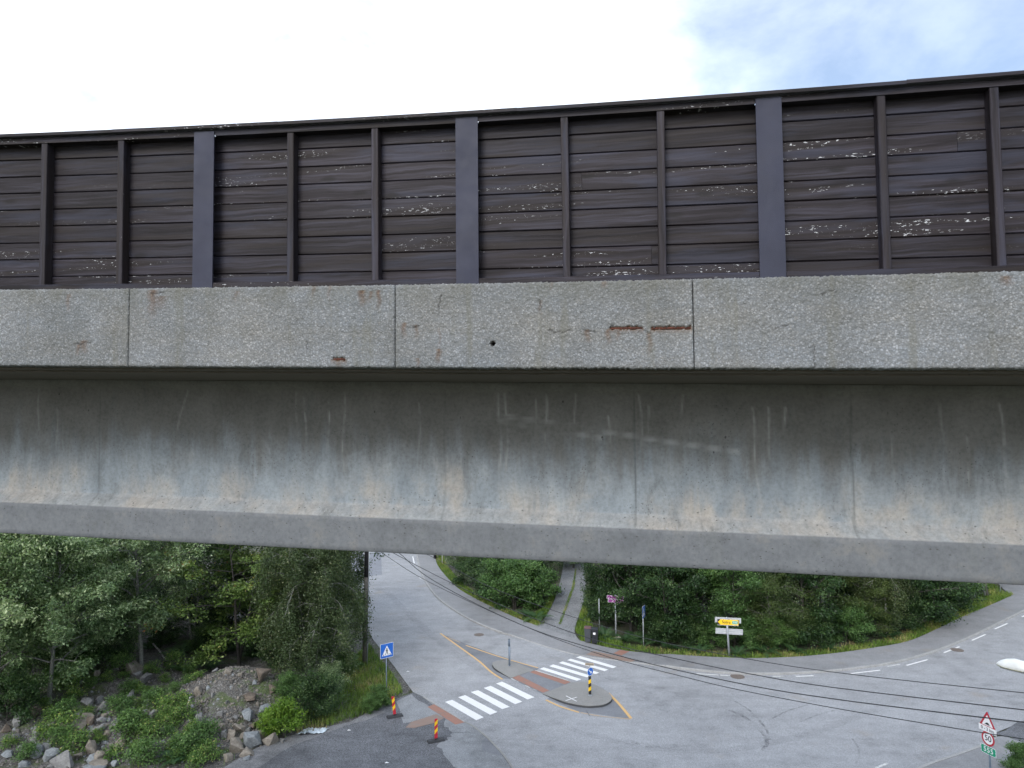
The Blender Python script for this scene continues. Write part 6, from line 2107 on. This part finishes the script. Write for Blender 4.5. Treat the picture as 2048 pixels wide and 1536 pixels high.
for q, (px_, s_) in enumerate((((-6.63, 77.96), .9), ((-6.11, 80.44), 1.2), ((-4.87, 78.43), .9))):
    o = link('boulder', RM['g'][q], None, (*px_, .3), (.2, .1, q))
    o.scale = (s_, s_ * .8, s_ * .7)
    tag(o, ['grey boulder nearest the thin stake on the far bank', 'largest grey boulder on the far stony bank', 'grey boulder at the right of the far stony bank'][q], 'boulder')

# small stones, far too many to count
sr = np.random.default_rng(31)
ico = bmesh.new()
bmesh.ops.create_icosphere(ico, subdivisions=1, radius=1)
iv = np.array([v.co[:] for v in ico.verts])
ifc = np.array([[v.index for v in f.verts] for f in ico.faces])
ico.free()


def stones(n, cx, cy, sx, sy, smin, smax, mat, label):
    x = sr.normal(cx, sx, n)
    y = sr.normal(cy, sy, n)
    keep = (x < -8.2 - np.clip(38 - y, 0, 9) * .9)
    x, y = x[keep], y[keep]
    n = len(x)
    z = np.array([terrain(a, b_) for a, b_ in zip(x, y)])
    s = smin + (smax - smin) * sr.random(n) ** 3
    base = iv[None] * (s[:, None, None] * sr.uniform(.5, 1.2, (n, 1, 3))) * (1 + sr.normal(0, .16, (n, len(iv), 1)))
    v = (base + np.stack([x, y, z], -1)[:, None]).reshape(-1, 3)
    f = (ifc[None] + (np.arange(n) * len(iv))[:, None, None]).reshape(-1, 3)
    o = link('small_stones', np_mesh('small_stones', v, f, mat))
    tag(o, label, 'stones', None, 'stuff')


stones(3600, -15.2, 39.0, 2.3, 1.7, .015, .1, ROCK['s'], 'grey small stones strewn over the gravel mound')
stones(500, -15.4, 39.0, 2.0, 1.7, .015, .1, ROCK['t'], 'tan small stones strewn over the gravel mound')
stones(1800, -20.5, 36.0, 3.2, 2.2, .02, .15, ROCK['s'], 'grey small stones between the left boulders')
stones(900, -21.0, 35.5, 3.2, 2.0, .02, .16, ROCK['b'], 'blue-grey small stones between the left boulders')
stones(500, -14.5, 36.0, 1.5, .8, .02, .1, ROCK['t'], 'tan small stones along the lot edge')

# fallen branches
for lab, pts, rad, mk in (('white-barked fallen branch beside the bare willow trunk', [(-25.65, 50.82), (-23.05, 46.84), (-20.33, 42.98)], .06, 'birch'), ('thin fallen branch left of the bare willow trunk', [(-27.88, 49.66), (-26.05, 47.7), (-23.06, 43.45)], .035, 'lichen'),
                          ('thin pale stick lying on the lower left rubble', [(-22.51, 34.13), (-22.43, 34.73), (-22.4, 35.42)], .02, 'lichen'), ('broken white stick beside the gravel mound', [(-16.74, 37.01), (-16.77, 37.41), (-16.79, 37.85)], .045, 'birch'), ('thin twig across the left boulders', [(-25.28, 36.31), (-24.58, 36.76), (-24.07, 37.06)], .02, 'lichen')):
    o = MB().tube([(x, y, terrain(x, y) + .12 + (.25 if i == 1 else 0)) for i, (x, y) in enumerate(pts)], [rad, rad * .8, rad * .5], 7).build('fallen_branch', BARK[mk], smooth=True)
    tag(o, lab, 'branch', 'fallen branches')

# crumpled plastic sheet at the lot edge
sx, sy = (-10.04, 36.1)
N_ = 14
pv_ = np.random.default_rng(8)
gx, gy = np.meshgrid(np.linspace(-.62, .62, N_), np.linspace(-.3, .3, N_), indexing='ij')
gz = .04 + np.abs(pv_.normal(0, .07, gx.shape)) * (1 - (gx / .75) ** 2)
V_ = np.stack([sx + gx + gy * .3, sy + gy + gx * .12, gz], -1).reshape(-1, 3)
ix = np.arange(N_ * N_).reshape(N_, N_)
q_ = np.stack([ix[:-1, :-1], ix[1:, :-1], ix[1:, 1:], ix[:-1, 1:]], -1).reshape(-1, 4)
o = link('plastic_sheet', np_mesh('plastic_sheet', V_, q_, M['plastic_sheet']))
tag(o, 'crumpled pale blue plastic sheet at the edge of the dark lot', 'plastic sheet')
# scraps of paper on the lot and road
for i, (p_, lab) in enumerate((((-8.29, 36.23), 'white paper scrap on the dark lot'), ((-6.55, 44.45), 'white paper scrap on the left road'), ((-5.81, 32.84), 'white paper scrap at the bottom of the dark lot'))):
    o = MB().add([(p_[0] - .1, p_[1], .02), (p_[0] + .02, p_[1] - .05, .045), (p_[0] + .12, p_[1] + .03, .02), (p_[0] - .02, p_[1] + .07, .05)], [(0, 1, 3), (1, 2, 3)]).build('paper_scrap', M['sign_white'], fix=False)
    tag(o, lab, 'litter')
